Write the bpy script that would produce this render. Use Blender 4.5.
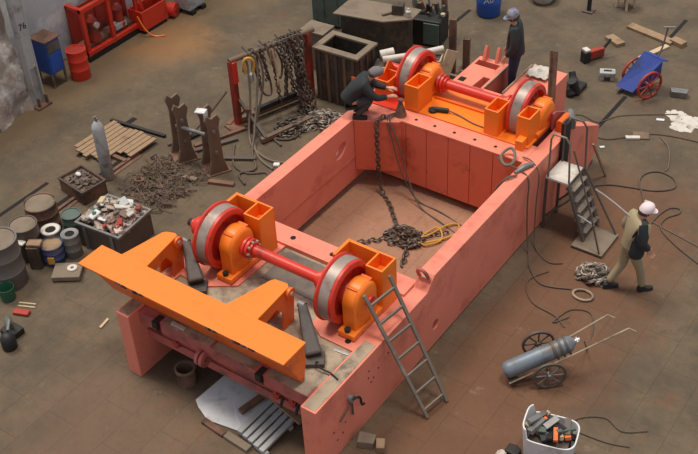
import bpy, math, random
from mathutils import Vector, Matrix
random.seed(7)
SC = bpy.context.scene
COL = SC.collection
for o in list(bpy.data.objects):
    bpy.data.objects.remove(o)

# ---------------------------------------------------------------- camera
F_PX, PITCH, ROLL, YAW = 1095.46, .677462486, -.0542050651, -.644983376
CAM = Vector((9.7, -7.3, 12.0))
_w = Vector((math.sin(YAW)*math.cos(PITCH), math.cos(YAW)*math.cos(PITCH), -math.sin(PITCH)))
_r0 = Vector((math.cos(YAW), -math.sin(YAW), 0)); _u0 = _r0.cross(_w)
_r = math.cos(ROLL)*_r0 + math.sin(ROLL)*_u0
_u = -math.sin(ROLL)*_r0 + math.cos(ROLL)*_u0
cd = bpy.data.cameras.new('camera'); cam = bpy.data.objects.new('camera', cd); COL.objects.link(cam)
cam.matrix_world = Matrix(((_r.x, _u.x, -_w.x, CAM.x), (_r.y, _u.y, -_w.y, CAM.y), (_r.z, _u.z, -_w.z, CAM.z), (0, 0, 0, 1)))
cd.sensor_width = 36.0; cd.lens = F_PX*36/698; cd.clip_end = 200
SC.camera = cam

# ---------------------------------------------------------------- world, light, exposure
wd = bpy.data.worlds.new('hall_light'); SC.world = wd; wd.use_nodes = True
wd.node_tree.nodes['Background'].inputs['Color'].default_value = (.86, .91, 1.04, 1)
wd.node_tree.nodes['Background'].inputs['Strength'].default_value = .50
# two rows of roof lights: one high to the left, one almost overhead
for en, an, dr, lc in ((2.0, 22, (.46, -.03, -1), (-6, 1, 14)), (1.45, 12, (-.10, .0, -1), (2, 2, 15))):
    sl = bpy.data.lights.new('roof_light', 'SUN'); sl.energy = en; sl.angle = math.radians(an); sl.color = (1.0, .95, .86)
    so = bpy.data.objects.new('roof_light', sl); COL.objects.link(so); so.location = lc
    so.rotation_euler = Vector(dr).to_track_quat('-Z', 'Y').to_euler()
SC.view_settings.view_transform = 'Standard'; SC.view_settings.look = 'None'
SC.view_settings.exposure = 0.0; SC.view_settings.gamma = 1.0; SC.view_settings.use_curve_mapping = False

# ---------------------------------------------------------------- helpers
def lin(c):
    return tuple(((v/255)/12.92 if v/255 <= .04045 else ((v/255+.055)/1.055)**2.4) for v in c) + (1,)

MATS = {}
def pm(name, rgb, rough=.6, metal=0., var=.18, scale=6., dirt=None, amt=0., dscale=2.2, bump=.05, bscale=40.):
    """procedural painted / worn surface: tone noise, dirt patches, fine bump (object space)"""
    m = bpy.data.materials.new(name); m.use_nodes = True
    n = m.node_tree.nodes; l = m.node_tree.links; b = n['Principled BSDF']
    b.inputs['Roughness'].default_value = rough; b.inputs['Metallic'].default_value = metal
    tc = n.new('ShaderNodeTexCoord')
    geo = n.new('ShaderNodeNewGeometry')
    no = n.new('ShaderNodeTexNoise'); no.inputs['Scale'].default_value = scale; no.inputs['Detail'].default_value = 6
    l.new(geo.outputs['Position'], no.inputs['Vector'])
    mx = n.new('ShaderNodeMix'); mx.data_type = 'RGBA'
    c = lin(rgb); mx.inputs[6].default_value = tuple(v*(1-var) for v in c[:3]) + (1,)
    mx.inputs[7].default_value = tuple(min(1, v*(1+var)) for v in c[:3]) + (1,)
    l.new(no.outputs['Fac'], mx.inputs[0]); out = mx.outputs[2]
    if dirt:
        n2 = n.new('ShaderNodeTexNoise'); n2.inputs['Scale'].default_value = dscale; n2.inputs['Detail'].default_value = 8
        n2.inputs['Roughness'].default_value = .7
        l.new(geo.outputs['Position'], n2.inputs['Vector'])
        mr = n.new('ShaderNodeMapRange'); mr.inputs['From Min'].default_value = .66-amt*.35; mr.inputs['From Max'].default_value = .74-amt*.2
        l.new(n2.outputs['Fac'], mr.inputs['Value'])
        m2 = n.new('ShaderNodeMix'); m2.data_type = 'RGBA'
        l.new(mr.outputs[0], m2.inputs[0]); l.new(out, m2.inputs[6]); m2.inputs[7].default_value = lin(dirt); out = m2.outputs[2]
    l.new(out, b.inputs['Base Color'])
    if bump:
        n3 = n.new('ShaderNodeTexNoise'); n3.inputs['Scale'].default_value = bscale; n3.inputs['Detail'].default_value = 3
        l.new(geo.outputs['Position'], n3.inputs['Vector'])
        bp = n.new('ShaderNodeBump'); bp.inputs['Strength'].default_value = bump; bp.inputs['Distance'].default_value = .02
        l.new(n3.outputs['Fac'], bp.inputs['Height']); l.new(bp.outputs[0], b.inputs['Normal'])
    MATS[name] = m
    return m

ORG = {}
class MB:
    """collects shapes given in world coordinates (through the matrix M) and links them as one mesh"""
    def __init__(s, M=None): s.v = []; s.f = []; s.M = M or Matrix()
    def add(s, vs, fs):
        k = len(s.v); s.v += [s.M @ Vector(p) for p in vs]; s.f += [tuple(i+k for i in f) for f in fs]; return s
    def hexa(s, p):   # 8 corners: bottom ring then top ring
        return s.add(p, [(3, 2, 1, 0), (4, 5, 6, 7), (0, 1, 5, 4), (1, 2, 6, 5), (2, 3, 7, 6), (3, 0, 4, 7)])
    def box(s, x0, x1, y0, y1, z0, z1):
        return s.hexa([(x0, y0, z0), (x1, y0, z0), (x1, y1, z0), (x0, y1, z0), (x0, y0, z1), (x1, y0, z1), (x1, y1, z1), (x0, y1, z1)])
    def cbox(s, c, d, rz=0., rx=0., ry=0.):
        m = Matrix.Translation(c) @ Matrix.Rotation(rz, 4, 'Z') @ Matrix.Rotation(ry, 4, 'Y') @ Matrix.Rotation(rx, 4, 'X')
        q = [m @ Vector((sx*d[0]/2, sy*d[1]/2, sz*d[2]/2)) for sz in (-1, 1) for sx, sy in ((-1, -1), (1, -1), (1, 1), (-1, 1))]
        return s.hexa(q)
    def prism(s, poly, ax, a, b):   # polygon in the two other axes, extruded along ax from a to b
        def mk(p, t):
            return {'x': (t, p[0], p[1]), 'y': (p[0], t, p[1]), 'z': (p[0], p[1], t)}[ax]
        n = len(poly); vs = [mk(p, a) for p in poly] + [mk(p, b) for p in poly]
        return s.add(vs, [tuple(range(n-1, -1, -1)), tuple(range(n, 2*n))] + [(i, (i+1) % n, n+(i+1) % n, n+i) for i in range(n)])
    def frame(s, d):
        d = Vector(d).normalized(); a = Vector((0, 0, 1)) if abs(d.z) < .9 else Vector((1, 0, 0))
        u = d.cross(a).normalized(); return d, u, d.cross(u)
    def cyl(s, p, q, r, r2=None, n=16):
        p = Vector(p); q = Vector(q); r2 = r if r2 is None else r2; d, u, w = s.frame(q-p)
        vs = [c + (u*math.cos(t)+w*math.sin(t))*rr for c, rr in ((p, r), (q, r2)) for t in [2*math.pi*i/n for i in range(n)]]
        return s.add(vs, [tuple(range(n-1, -1, -1)), tuple(range(n, 2*n))] + [(i, (i+1) % n, n+(i+1) % n, n+i) for i in range(n)])
    def bar(s, p, q, w, h=None, up=(0, 0, 1), w2=None, h2=None):
        p = Vector(p); q = Vector(q); h = h or w; w2 = w2 or w; h2 = h2 or h
        d = (q-p).normalized(); u = d.cross(Vector(up))
        if u.length < 1e-3: u = d.cross(Vector((1, 0, 0)))
        u.normalize(); v = u.cross(d)
        P = [p-u*w/2-v*h/2, p+u*w/2-v*h/2, p+u*w/2+v*h/2, p-u*w/2+v*h/2]
        Q = [q-u*w2/2-v*h2/2, q+u*w2/2-v*h2/2, q+u*w2/2+v*h2/2, q-u*w2/2+v*h2/2]
        return s.hexa(P+Q)
    def lathe(s, prof, o=(0, 0, 0), ax=(0, 0, 1), n=24, closed=False):   # prof: (radius, distance along the axis)
        d, u, w = s.frame(ax); o = Vector(o); m = len(prof)
        vs = [o + d*h + (u*math.cos(t)+w*math.sin(t))*max(r, 1e-4) for t in [2*math.pi*i/n for i in range(n)] for r, h in prof]
        fs = []
        for i in range(n):
            j = (i+1) % n
            for k in range(m if closed else m-1):
                k2 = (k+1) % m; fs.append((i*m+k, i*m+k2, j*m+k2, j*m+k))
        if not closed:
            if prof[0][0] > .002: fs.append(tuple(i*m for i in range(n)))
            if prof[-1][0] > .002: fs.append(tuple(i*m+m-1 for i in range(n-1, -1, -1)))
        return s.add(vs, fs)
    def tube(s, pts, r, n=6, closed=False, sm=0):
        pts = [Vector(p) for p in pts]
        if sm: pts = smooth(pts, sm, closed)
        N = len(pts); rs = r if isinstance(r, (list, tuple)) else [r]*N
        if len(rs) != N:
            rs = [rs[min(len(rs)-1, int(i*len(rs)/N))] for i in range(N)]
        vs = []; up = None
        for i, p in enumerate(pts):
            a = pts[(i-1) % N] if (closed or i) else p; b = pts[(i+1) % N] if (closed or i < N-1) else p
            d = (b-a); d = d.normalized() if d.length > 1e-9 else Vector((0, 0, 1))
            if up is None: up = s.frame(d)[1]
            up = up-d*up.dot(d); up = up.normalized() if up.length > 1e-6 else s.frame(d)[1]
            w = d.cross(up)
            vs += [p+(up*math.cos(2*math.pi*k/n)+w*math.sin(2*math.pi*k/n))*rs[i] for k in range(n)]
        fs = []
        for i in range(N if closed else N-1):
            j = (i+1) % N
            for k in range(n): fs.append((i*n+k, i*n+(k+1) % n, j*n+(k+1) % n, j*n+k))
        if not closed: fs += [tuple(range(n-1, -1, -1)), tuple(range((N-1)*n, N*n))]
        return s.add(vs, fs)
    def ball(s, c, r, n=10, sc=(1, 1, 1)):
        m = n//2+1; pr = [(math.sin(math.pi*k/m), -math.cos(math.pi*k/m)) for k in range(m+1)]; c = Vector(c)
        vs = []; fs = []
        for i in range(n):
            t = 2*math.pi*i/n
            vs += [c+Vector((max(a, 1e-3)*math.cos(t)*r*sc[0], max(a, 1e-3)*math.sin(t)*r*sc[1], b*r*sc[2])) for a, b in pr]
        for i in range(n):
            j = (i+1) % n
            for k in range(m): fs.append((i*(m+1)+k, j*(m+1)+k, j*(m+1)+k+1, i*(m+1)+k+1))
        return s.add(vs, fs)
    def link(s, c, d, roll, L=.09, W=.06, r=.011):
        d, u, w = s.frame(d); a = u*math.cos(roll)+w*math.sin(roll); c = Vector(c); h = (L-W)/2; R = W/2
        pts = []
        for k in range(5): t = -math.pi/2+math.pi*k/4; pts.append(c+d*(h+R*math.cos(t))+a*R*math.sin(t))
        for k in range(5): t = math.pi/2+math.pi*k/4; pts.append(c+d*(-h+R*math.cos(t))+a*R*math.sin(t))
        return s.tube(pts, r, 5, True)
    def chain(s, pts, L=.09, W=.06, r=.011):
        pts = smooth([Vector(p) for p in pts], 8); tot = 0; k = 0; nxt = 0.; step = L-2*r
        for a, b in zip(pts, pts[1:]):
            seg = (b-a).length
            while nxt <= tot+seg and seg > 1e-6:
                s.link(a+(b-a)*((nxt-tot)/seg), b-a, (k % 2)*math.pi/2+.5, L, W, r); k += 1; nxt += step
            tot += seg
        return s
    def build(s, name, mat, parent=None, loc=None, bevel=0., smooth_=False, label=None):
        o3 = ORG[parent] if parent is not None else Vector(loc if loc is not None else (0, 0, 0))
        me = bpy.data.meshes.new(name); me.from_pydata([tuple(p-o3) for p in s.v], [], s.f); me.validate()
        import bmesh
        bm = bmesh.new(); bm.from_mesh(me); bmesh.ops.recalc_face_normals(bm, faces=bm.faces); bm.to_mesh(me); bm.free()
        o = bpy.data.objects.new(name, me); COL.objects.link(o); me.materials.append(MATS[mat] if isinstance(mat, str) else mat)
        if smooth_:
            try:
                me.shade_smooth(); me.set_sharp_from_angle(angle=math.radians(38))
            except Exception:
                for p in me.polygons: p.use_smooth = True
        if bevel:
            b = o.modifiers.new('bevel', 'BEVEL'); b.width = bevel; b.segments = 2; b.limit_method = 'ANGLE'; b.angle_limit = math.radians(40)
        if parent is not None: o.parent = parent; ORG[o] = o3
        else: o.location = o3; ORG[o] = o3
        if label: o['label'] = label
        return o

def smooth(pts, k, closed=False):
    out = []; N = len(pts)
    for i in range(N if closed else N-1):
        g = (lambda j: pts[j % N]) if closed else (lambda j: pts[max(0, min(N-1, j))])
        a, b, c, d = g(i-1), g(i), g(i+1), g(i+2)
        for q in range(k):
            t = q/k
            out.append(.5*((2*b)+(c-a)*t+(2*a-5*b+4*c-d)*t*t+(3*b-a-3*c+d)*t*t*t))
    if not closed: out.append(pts[-1])
    return out

def tag(o, label=None, cat=None, group=None, kind=None):
    if label: o['label'] = label
    if cat: o['category'] = cat
    if group: o['group'] = group
    if kind: o['kind'] = kind
    return o
def thing(name, label, cat, loc, group=None):
    o = bpy.data.objects.new(name, None); COL.objects.link(o); o.location = loc; o.empty_display_size = .2
    ORG[o] = Vector(loc); return tag(o, label, cat, group)
def cut(o, mb, parent_org=None):
    """true hole: boolean evaluated once, cutter removed"""
    me = bpy.data.meshes.new('cutter'); o3 = ORG[o]; me.from_pydata([tuple(p-o3) for p in mb.v], [], mb.f)
    c = bpy.data.objects.new('cutter', me); COL.objects.link(c)
    import bmesh
    bm = bmesh.new(); bm.from_mesh(me); bmesh.ops.recalc_face_normals(bm, faces=bm.faces); bm.to_mesh(me); bm.free()
    par = o.parent; loc = o.location.copy(); o.parent = None; o.location = (0, 0, 0)
    md = o.modifiers.new('cut', 'BOOLEAN'); md.operation = 'DIFFERENCE'; md.object = c; md.solver = 'EXACT'
    while o.modifiers.find('cut') > 0: o.modifiers.move(o.modifiers.find('cut'), 0)
    bev = [m for m in o.modifiers if m.type == 'BEVEL']
    for m in bev: m.show_viewport = False
    bpy.context.view_layer.update()
    ev = o.evaluated_get(bpy.context.evaluated_depsgraph_get()); nm = bpy.data.meshes.new_from_object(ev)
    o.modifiers.remove(o.modifiers['cut']); o.data = nm
    for m in bev: m.show_viewport = True
    o.parent = par; o.location = loc; bpy.data.objects.remove(c)
def skin_geo(V, E, sub=2):
    """V: (position, radius); E: edges; smooth skinned surface as vertices and faces"""
    me = bpy.data.meshes.new('skin'); me.from_pydata([p for p, r in V], E, []); o = bpy.data.objects.new('skin', me); COL.objects.link(o)
    md = o.modifiers.new('s', 'SKIN'); md.use_smooth_shade = True
    for i, (p, r) in enumerate(V):
        rr = r if isinstance(r, tuple) else (r, r); me.skin_vertices[0].data[i].radius = rr
        me.skin_vertices[0].data[i].use_root = (i == 0)
    sb = o.modifiers.new('u', 'SUBSURF'); sb.levels = sub
    bpy.context.view_layer.update()
    ev = o.evaluated_get(bpy.context.evaluated_depsgraph_get()); m2 = ev.to_mesh()
    vs = [v.co.copy() for v in m2.vertices]; fs = [tuple(p.vertices) for p in m2.polygons]; ev.to_mesh_clear()
    bpy.data.objects.remove(o)
    return vs, fs
def text_geo(txt, size, ext=.003):
    cu = bpy.data.curves.new('t', 'FONT'); cu.body = txt; cu.size = size; cu.extrude = ext; cu.align_x = 'CENTER'; cu.align_y = 'CENTER'
    o = bpy.data.objects.new('t', cu); COL.objects.link(o); bpy.context.view_layer.update()
    ev = o.evaluated_get(bpy.context.evaluated_depsgraph_get()); m2 = ev.to_mesh()
    vs = [v.co.copy() for v in m2.vertices]; fs = [tuple(p.vertices) for p in m2.polygons]; ev.to_mesh_clear()
    bpy.data.objects.remove(o); return vs, fs
def TR(x, y, z=0., rz=0.): return Matrix.Translation((x, y, z)) @ Matrix.Rotation(math.radians(rz), 4, 'Z')
def ru(a, b): return random.uniform(a, b)

# ---------------------------------------------------------------- materials
pm('strut_steel', (84, 74, 66), .6, 0, var=.15, scale=7, dirt=(64, 56, 52), amt=.4, bump=.04)
pm('pink', (228, 132, 107), .55, var=.06, scale=3, dirt=(204, 110, 90), amt=.4, dscale=1.4, bump=.04)
pm('pink_red', (224, 112, 82), .55, var=.08, scale=3, dirt=(184, 84, 60), amt=.4, dscale=1.4, bump=.04)
pm('deck_dark', (112, 100, 88), .7, var=.14, scale=5, dirt=(88, 78, 70), amt=.5, bump=.05)
pm('can_blue', (62, 72, 108), .55, var=.15, scale=5, dirt=(92, 88, 84), amt=.35)
pm('cylinder_grey', (116, 124, 132), .45, .2, var=.15, scale=7, dirt=(98, 90, 78), amt=.4)
pm('pink_dull', (176, 92, 84), .65, var=.12, scale=4, dirt=(120, 70, 62), amt=.5, bump=.05)
pm('orange', (244, 124, 30), .42, var=.06, scale=3, dirt=(238, 116, 28), amt=.3, dscale=2.5, bump=.02)
pm('orange_deep', (232, 104, 28), .45, var=.08, scale=4, dirt=(188, 80, 30), amt=.3, bump=.03)
pm('red', (208, 54, 34), .4, var=.10, scale=5, dirt=(150, 38, 28), amt=.35, bump=.02)
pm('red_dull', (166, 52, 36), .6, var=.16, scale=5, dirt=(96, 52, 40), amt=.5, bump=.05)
pm('tread', (158, 142, 130), .42, .25, var=.2, scale=9, dirt=(128, 106, 94), amt=.45, bump=.02)
pm('deck_grey', (164, 144, 120), .7, var=.14, scale=5, dirt=(108, 94, 80), amt=.55, dscale=3, bump=.06)
pm('dark_steel', (88, 78, 70), .55, .1, var=.2, scale=7, dirt=(98, 74, 58), amt=.4, bump=.05)
pm('black_steel', (40, 37, 34), .6, .2, var=.2, scale=7, bump=.05)
pm('grey_steel', (128, 126, 122), .5, .4, var=.15, scale=7, dirt=(104, 90, 76), amt=.35, bump=.04)
pm('bright_steel', (196, 194, 190), .35, .5, var=.1, scale=7)
pm('rust', (122, 88, 68), .8, var=.25, scale=8, dirt=(76, 54, 44), amt=.55, bump=.12)
pm('brown_plate', (112, 90, 72), .7, 0, var=.2, scale=5, dirt=(132, 100, 80), amt=.4, bump=.07)
pm('dusty', (126, 110, 92), .85, var=.14, scale=5, dirt=(112, 96, 80), amt=.5, bump=.06)
pm('dark_box', (66, 58, 48), .75, var=.25, scale=5, dirt=(104, 84, 62), amt=.5, dscale=3.5, bump=.08)
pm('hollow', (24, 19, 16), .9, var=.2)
pm('wood', (150, 122, 92), .8, var=.18, scale=10, dirt=(120, 94, 68), amt=.4, bump=.08)
pm('pale_wood', (196, 172, 138), .8, var=.15, scale=10, dirt=(150, 124, 96), amt=.35, bump=.06)
pm('ladder_steel', (122, 110, 96), .6, .1, var=.15, scale=9, dirt=(150, 136, 116), amt=.4, bump=.04)
pm('hose', (92, 78, 66), .7, var=.2, scale=9)
pm('grey_hose', (112, 100, 84), .7, var=.2, scale=9)
pm('chain', (104, 94, 84), .5, .45, var=.3, scale=14, dirt=(84, 64, 50), amt=.5)
pm('chain_grey', (138, 126, 114), .5, .4, var=.3, scale=14, dirt=(106, 80, 64), amt=.4)
pm('yellow', (200, 150, 56), .55, var=.15, scale=8, dirt=(150, 108, 44), amt=.3)
pm('blue', (38, 84, 168), .5, var=.15, scale=5, dirt=(70, 88, 120), amt=.35)
pm('deep_blue', (40, 62, 140), .45, var=.2, scale=5, dirt=(34, 44, 82), amt=.4)
pm('white', (214, 212, 210), .6, var=.06, scale=4, dirt=(178, 170, 160), amt=.4)
pm('offwhite', (206, 196, 184), .6, var=.1, scale=5, dirt=(150, 132, 114), amt=.45)
pm('green', (38, 92, 66), .6, var=.15, scale=6)
pm('teal_grey', (86, 98, 88), .7, var=.15, scale=4, dirt=(70, 76, 66), amt=.4)
pm('grey_blue', (106, 101, 95), .6, .1, var=.15, scale=5, dirt=(86, 80, 74), amt=.4)
pm('gas_grey', (172, 172, 168), .5, 0, var=.12, scale=6, dirt=(116, 108, 96), amt=.4)
pm('cloth_black', (44, 46, 46), .9, var=.15, scale=14, bump=.15, bscale=60)
pm('cloth_navy', (34, 40, 58), .9, var=.15, scale=14, bump=.15, bscale=60)
pm('cloth_grey', (66, 64, 60), .9, var=.15, scale=14, bump=.15, bscale=60)
pm('cloth_tan', (158, 142, 110), .9, var=.12, scale=14, bump=.15, bscale=60)
pm('skin', (206, 152, 124), .6, var=.05, scale=14, bump=.02)
pm('glove', (188, 158, 128), .85, var=.1, scale=14)
pm('boot', (36, 32, 28), .7, var=.1)
pm('hair', (70, 60, 52), .8, var=.2, scale=30)
pm('grey_cap', (112, 106, 104), .8, var=.2, scale=20)
pm('pink_cap', (226, 206, 204), .8, var=.08, scale=20)
pm('pattern_cap', (140, 138, 140), .55, var=.5, scale=26, dirt=(90, 96, 128), amt=.6, dscale=14)
pm('rubble', (150, 136, 122), .95, var=.3, scale=5, dirt=(214, 206, 198), amt=.55, dscale=2.4, bump=.3, bscale=12)
pm('column_grey', (176, 174, 168), .6, var=.1, scale=5, dirt=(132, 124, 114), amt=.45, bump=.03)
pm('paint_black', (34, 32, 34), .6, var=.05)
pm('scrap', (116, 94, 78), .8, .1, var=.45, scale=22, dirt=(72, 58, 48), amt=.6, dscale=9, bump=.1)
pm('litter', (178, 160, 146), .85, var=.35, scale=9, dirt=(126, 92, 78), amt=.55, dscale=5)
pm('litter_dark', (104, 90, 78), .85, var=.3, scale=9, dirt=(66, 58, 50), amt=.5, dscale=5)

def wall_mat():
    m = pm('whitewash', (186, 184, 182), .95, var=.25, scale=1.6, dirt=(228, 224, 214), amt=.5, dscale=1.3, bump=.4, bscale=7)
    return m
wall_mat()

def floor_mat():
    m = bpy.data.materials.new('shop_floor'); m.use_nodes = True
    n = m.node_tree.nodes; l = m.node_tree.links; b = n['Principled BSDF']; b.inputs['Roughness'].default_value = .82
    geo = n.new('ShaderNodeNewGeometry')
    def noise(sc, det=6, ro=.6):
        t = n.new('ShaderNodeTexNoise'); t.inputs['Scale'].default_value = sc; t.inputs['Detail'].default_value = det; t.inputs['Roughness'].default_value = ro
        l.new(geo.outputs['Position'], t.inputs['Vector']); return t.outputs['Fac']
    def mixc(f, a, c):
        x = n.new('ShaderNodeMix'); x.data_type = 'RGBA'
        for i, v in ((0, f), (6, a), (7, c)):
            if hasattr(v, 'links') or isinstance(v, bpy.types.NodeSocket): l.new(v, x.inputs[i])
            else: x.inputs[i].default_value = v
        return x.outputs[2]
    def rng(v, a, c, o0=0., o1=1.):
        x = n.new('ShaderNodeMapRange'); x.interpolation_type = 'SMOOTHSTEP'
        x.inputs['From Min'].default_value = a; x.inputs['From Max'].default_value = c; x.inputs['To Min'].default_value = o0; x.inputs['To Max'].default_value = o1
        l.new(v, x.inputs['Value']); return x.outputs[0]
    def mth(op, a, c):
        x = n.new('ShaderNodeMath'); x.operation = op
        for i, v in ((0, a), (1, c)):
            if isinstance(v, bpy.types.NodeSocket): l.new(v, x.inputs[i])
            else: x.inputs[i].default_value = v
        return x.outputs[0]
    sep = n.new('ShaderNodeSeparateXYZ'); l.new(geo.outputs['Position'], sep.inputs[0])
    X, Y = sep.outputs[0], sep.outputs[1]
    base = mixc(rng(noise(.9, 8, .65), .35, .65), lin((82, 69, 52)), lin((102, 86, 65)))
    base = mixc(rng(noise(6, 8, .7), .45, .75, 0, .55), base, lin((72, 59, 46)))
    # rust red primer stain round the welded frame and towards the near right
    wob = mth('MULTIPLY', mth('SUBTRACT', noise(.7, 6, .7), .5), 2.6)
    ex = mth('ADD', X, wob); 
    m1 = mth('MULTIPLY', rng(ex, 3.2, 4.2), rng(ex, 6.6, 5.2)); m1 = mth('MULTIPLY', m1, rng(mth('ADD', Y, wob), 9.6, 7.5))
    base = mixc(mth('MULTIPLY', m1, .72), base, lin((106, 66, 40)))
    m2 = mth('MULTIPLY', mth('MULTIPLY', rng(X, -.1, .15), rng(X, 3.45, 3.3)), mth('MULTIPLY', rng(Y, 2.2, 2.8), rng(Y, 6.6, 6.2)))
    base = mixc(mth('MULTIPLY', m2, .75), base, lin((176, 126, 98)))
    m3 = mth('MULTIPLY', rng(mth('ADD', Y, wob), .9, -.6), rng(ex, -1.5, 0.))
    base = mixc(mth('MULTIPLY', m3, .55), base, lin((114, 86, 66)))
    # pale aisle along the far wall
    m4 = mth('MULTIPLY', rng(ex, -5.6, -6.6), rng(Y, 2, 4))
    base = mixc(mth('MULTIPLY', m4, .6), base, lin((118, 94, 64)))
    # blotches: rust patches, pale dust, and an orange paint stain by the red rack
    base = mixc(rng(noise(1.7, 9, .72), .52, .70, 0, .55), base, lin((112, 76, 52)))
    base = mixc(rng(noise(2.6, 9, .75), .58, .74, 0, .5), base, lin((138, 122, 102)))
    base = mixc(rng(noise(11, 6, .8), .5, .72, 0, .35), base, lin((62, 50, 40)))
    st = mth('MULTIPLY', mth('MULTIPLY', rng(ex, -7.4, -6.9), rng(ex, -5.2, -6.3)), mth('MULTIPLY', rng(mth('ADD', Y, wob), 6.6, 7.6), rng(mth('ADD', Y, wob), 9.2, 8.2)))
    base = mixc(mth('MULTIPLY', st, .6), base, lin((150, 104, 58)))
    # steel floor plates: seams of a brick grid
    mp = n.new('ShaderNodeMapping'); mp.inputs['Rotation'].default_value = (0, 0, math.radians(90)); l.new(geo.outputs['Position'], mp.inputs['Vector'])
    br = n.new('ShaderNodeTexBrick'); br.inputs['Scale'].default_value = 1.0; br.inputs['Mortar Size'].default_value = .012; br.inputs['Brick Width'].default_value = 1.25; br.inputs['Row Height'].default_value = .55
    br.inputs['Color1'].default_value = (.95, .95, .95, 1); br.inputs['Color2'].default_value = (1.07, 1.06, 1.05, 1); br.inputs['Mortar'].default_value = (.78, .76, .74, 1); br.inputs['Mortar Smooth'].default_value = .6
    l.new(mp.outputs[0], br.inputs['Vector'])
    bm_ = mth('MULTIPLY', rng(mth('ADD', X, mth('MULTIPLY', wob, .8)), -3.6, -2.4), rng(Y, 8.5, 6.5))
    mul = n.new('ShaderNodeMix'); mul.data_type = 'RGBA'; mul.blend_type = 'MULTIPLY'; l.new(mth('MULTIPLY', bm_, .8), mul.inputs[0]); l.new(base, mul.inputs[6]); l.new(br.outputs['Color'], mul.inputs[7])
    out = mul.outputs[2]
    # pale specks and dark oil spots
    out = mixc(rng(noise(26, 2, .5), .74, .8, 0, .6), out, lin((160, 142, 120)))
    out = mixc(rng(noise(2.3, 5, .6), .66, .76, 0, .6), out, lin((58, 48, 42)))
    l.new(out, b.inputs['Base Color'])
    bp = n.new('ShaderNodeBump'); bp.inputs['Strength'].default_value = .25; bp.inputs['Distance'].default_value = .02
    l.new(noise(18, 6, .7), bp.inputs['Height']); l.new(bp.outputs[0], b.inputs['Normal'])
    MATS['floor'] = m
floor_mat()

# ---------------------------------------------------------------- setting
tag(MB().box(-8.6, 11, -7, 22, -.2, 0).build('floor', 'floor'), kind='structure')
tag(MB().box(-8.4, -7.95, 4.5, 22, 0, 3.2).build('wall_left', 'whitewash', bevel=.02), kind='structure')
from mathutils import noise as mno
rb = MB(); NY, NZ = 60, 30; vs = []      # rough plastered stone, uneven face
for i in range(NY+1):
    for k in range(NZ+1):
        y = -1.6+6.0*i/NY; z = 2.8*k/NZ
        vs.append((-7.02-.16*z+.16*mno.noise((y*1.6, z*1.6, 1))+.07*mno.noise((y*5, z*5, 4)), y, z))
n0 = len(vs); fs = []
for i in range(NY):
    for k in range(NZ): a = i*(NZ+1)+k; fs.append((a, a+NZ+1, a+NZ+2, a+1))
vs += [(-8.4, -1.6, 0), (-8.4, 4.4, 0), (-8.4, 4.4, 2.8), (-8.4, -1.6, 2.8)]
fs += [tuple([n0, n0+3]+list(range(NZ, -1, -1))), tuple([n0+1]+[NY*(NZ+1)+k for k in range(NZ+1)]+[n0+2]), tuple([n0+3, n0+2]+[i*(NZ+1)+NZ for i in range(NY, -1, -1)])]
tag(rb.add(vs, fs).build('wall_front', 'rubble', smooth_=True), kind='structure')
for i, (x0, x1, y0, y1) in enumerate([(3.02, 3.10, 9.5, 11.0), (2.86, 2.94, 11.0, 14.6), (-1.50, -1.42, 11.0, 12.6), (-4.20, -4.11, 1.7, 4.9), (-4.87, -4.79, .6, 2.7), (-5.02, -4.9, 3.6, 5.2)]):
    tag(MB().box(x0, x1, y0, y1, -.02, .006).build('trim_%d' % (i+1), 'hollow'), kind='structure')
tag(MB().box(-4.05, -3.98, 1.2, 4.3, 0, .05).box(-3.98, -3.90, 1.2, 4.3, 0, .015).build('trim_7', 'rust', bevel=.005), kind='structure')
c = thing('steel_column', 'grey steel column with black number standing against the far wall', 'column', (-6.95, 4.66, 0))
MB().box(-7.12, -6.94, 4.40, 4.43, 0, 3.4).box(-7.12, -6.94, 4.61, 4.64, 0, 3.4).box(-7.05, -7.02, 4.43, 4.61, 0, 3.4).box(-7.0, -6.95, 4.42, 4.62, .9, 3.4).build('shaft', 'column_grey', c, bevel=.006)
MB().box(-7.2, -6.84, 4.34, 4.70, 0, .05).box(-6.94, -6.86, 4.40, 4.43, .05, .25).box(-6.94, -6.86, 4.61, 4.64, .05, .25).build('base_plate', 'rust', c, bevel=.006)
vs, fs = text_geo('76', .19)
MB(Matrix.Translation((-6.947, 4.52, 1.84)) @ Matrix.Rotation(math.pi/2, 4, 'Z') @ Matrix.Rotation(math.pi/2, 4, 'X')).add(vs, fs).build('number', 'paint_black', c)

# ---------------------------------------------------------------- the welded frame
fr = thing('crane_frame', 'huge rectangular welded steel frame in salmon pink primer on the workshop floor', 'machine frame', (1.7, 4.4, 0))
prof = [(0, 0), (2.2, 0), (2.6, .02), (8.3, .02), (8.65, .3), (8.65, .8), (7.5, 1.43), (2.95, 1.43), (2.75, 1.23), (0, 1.23)]
wl = MB().prism([(0, 0), (1.6, 0), (2.6, .16), (6.2, .16), (8.3, .16), (8.65, .4), (8.65, .8), (7.5, 1.43), (2.95, 1.43), (2.75, 1.23), (0, 1.23)], 'x', -.1, .14).build('side_wall', 'pink', fr, bevel=.008)
pz = [(5.29+.17*math.cos(t)*.95+.05*math.sin(t), 1.0+.135*math.sin(t)+.02*math.cos(t)) for t in [2*math.pi*i/20 for i in range(20)]]
cut(wl, MB().prism(pz, 'x', -.2, .24))
wr = MB().prism(prof, 'x', 3.25, 3.5).build('side_wall', 'pink', fr, bevel=.008)
cut(wr, MB().cyl((3.3, 2.98, .42), (3.6, 2.98, .42), .085, n=20))
sm = MB().bar((.143, 2.95, .62), (.143, 6.0, .62), .008, .012)
sm.build('weld_seam', 'pink_dull', fr)
MB().box(3.28, 3.47, .03, 1.45, 1.23, 1.236).build('walkway_plate', 'deck_grey', fr)
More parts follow.
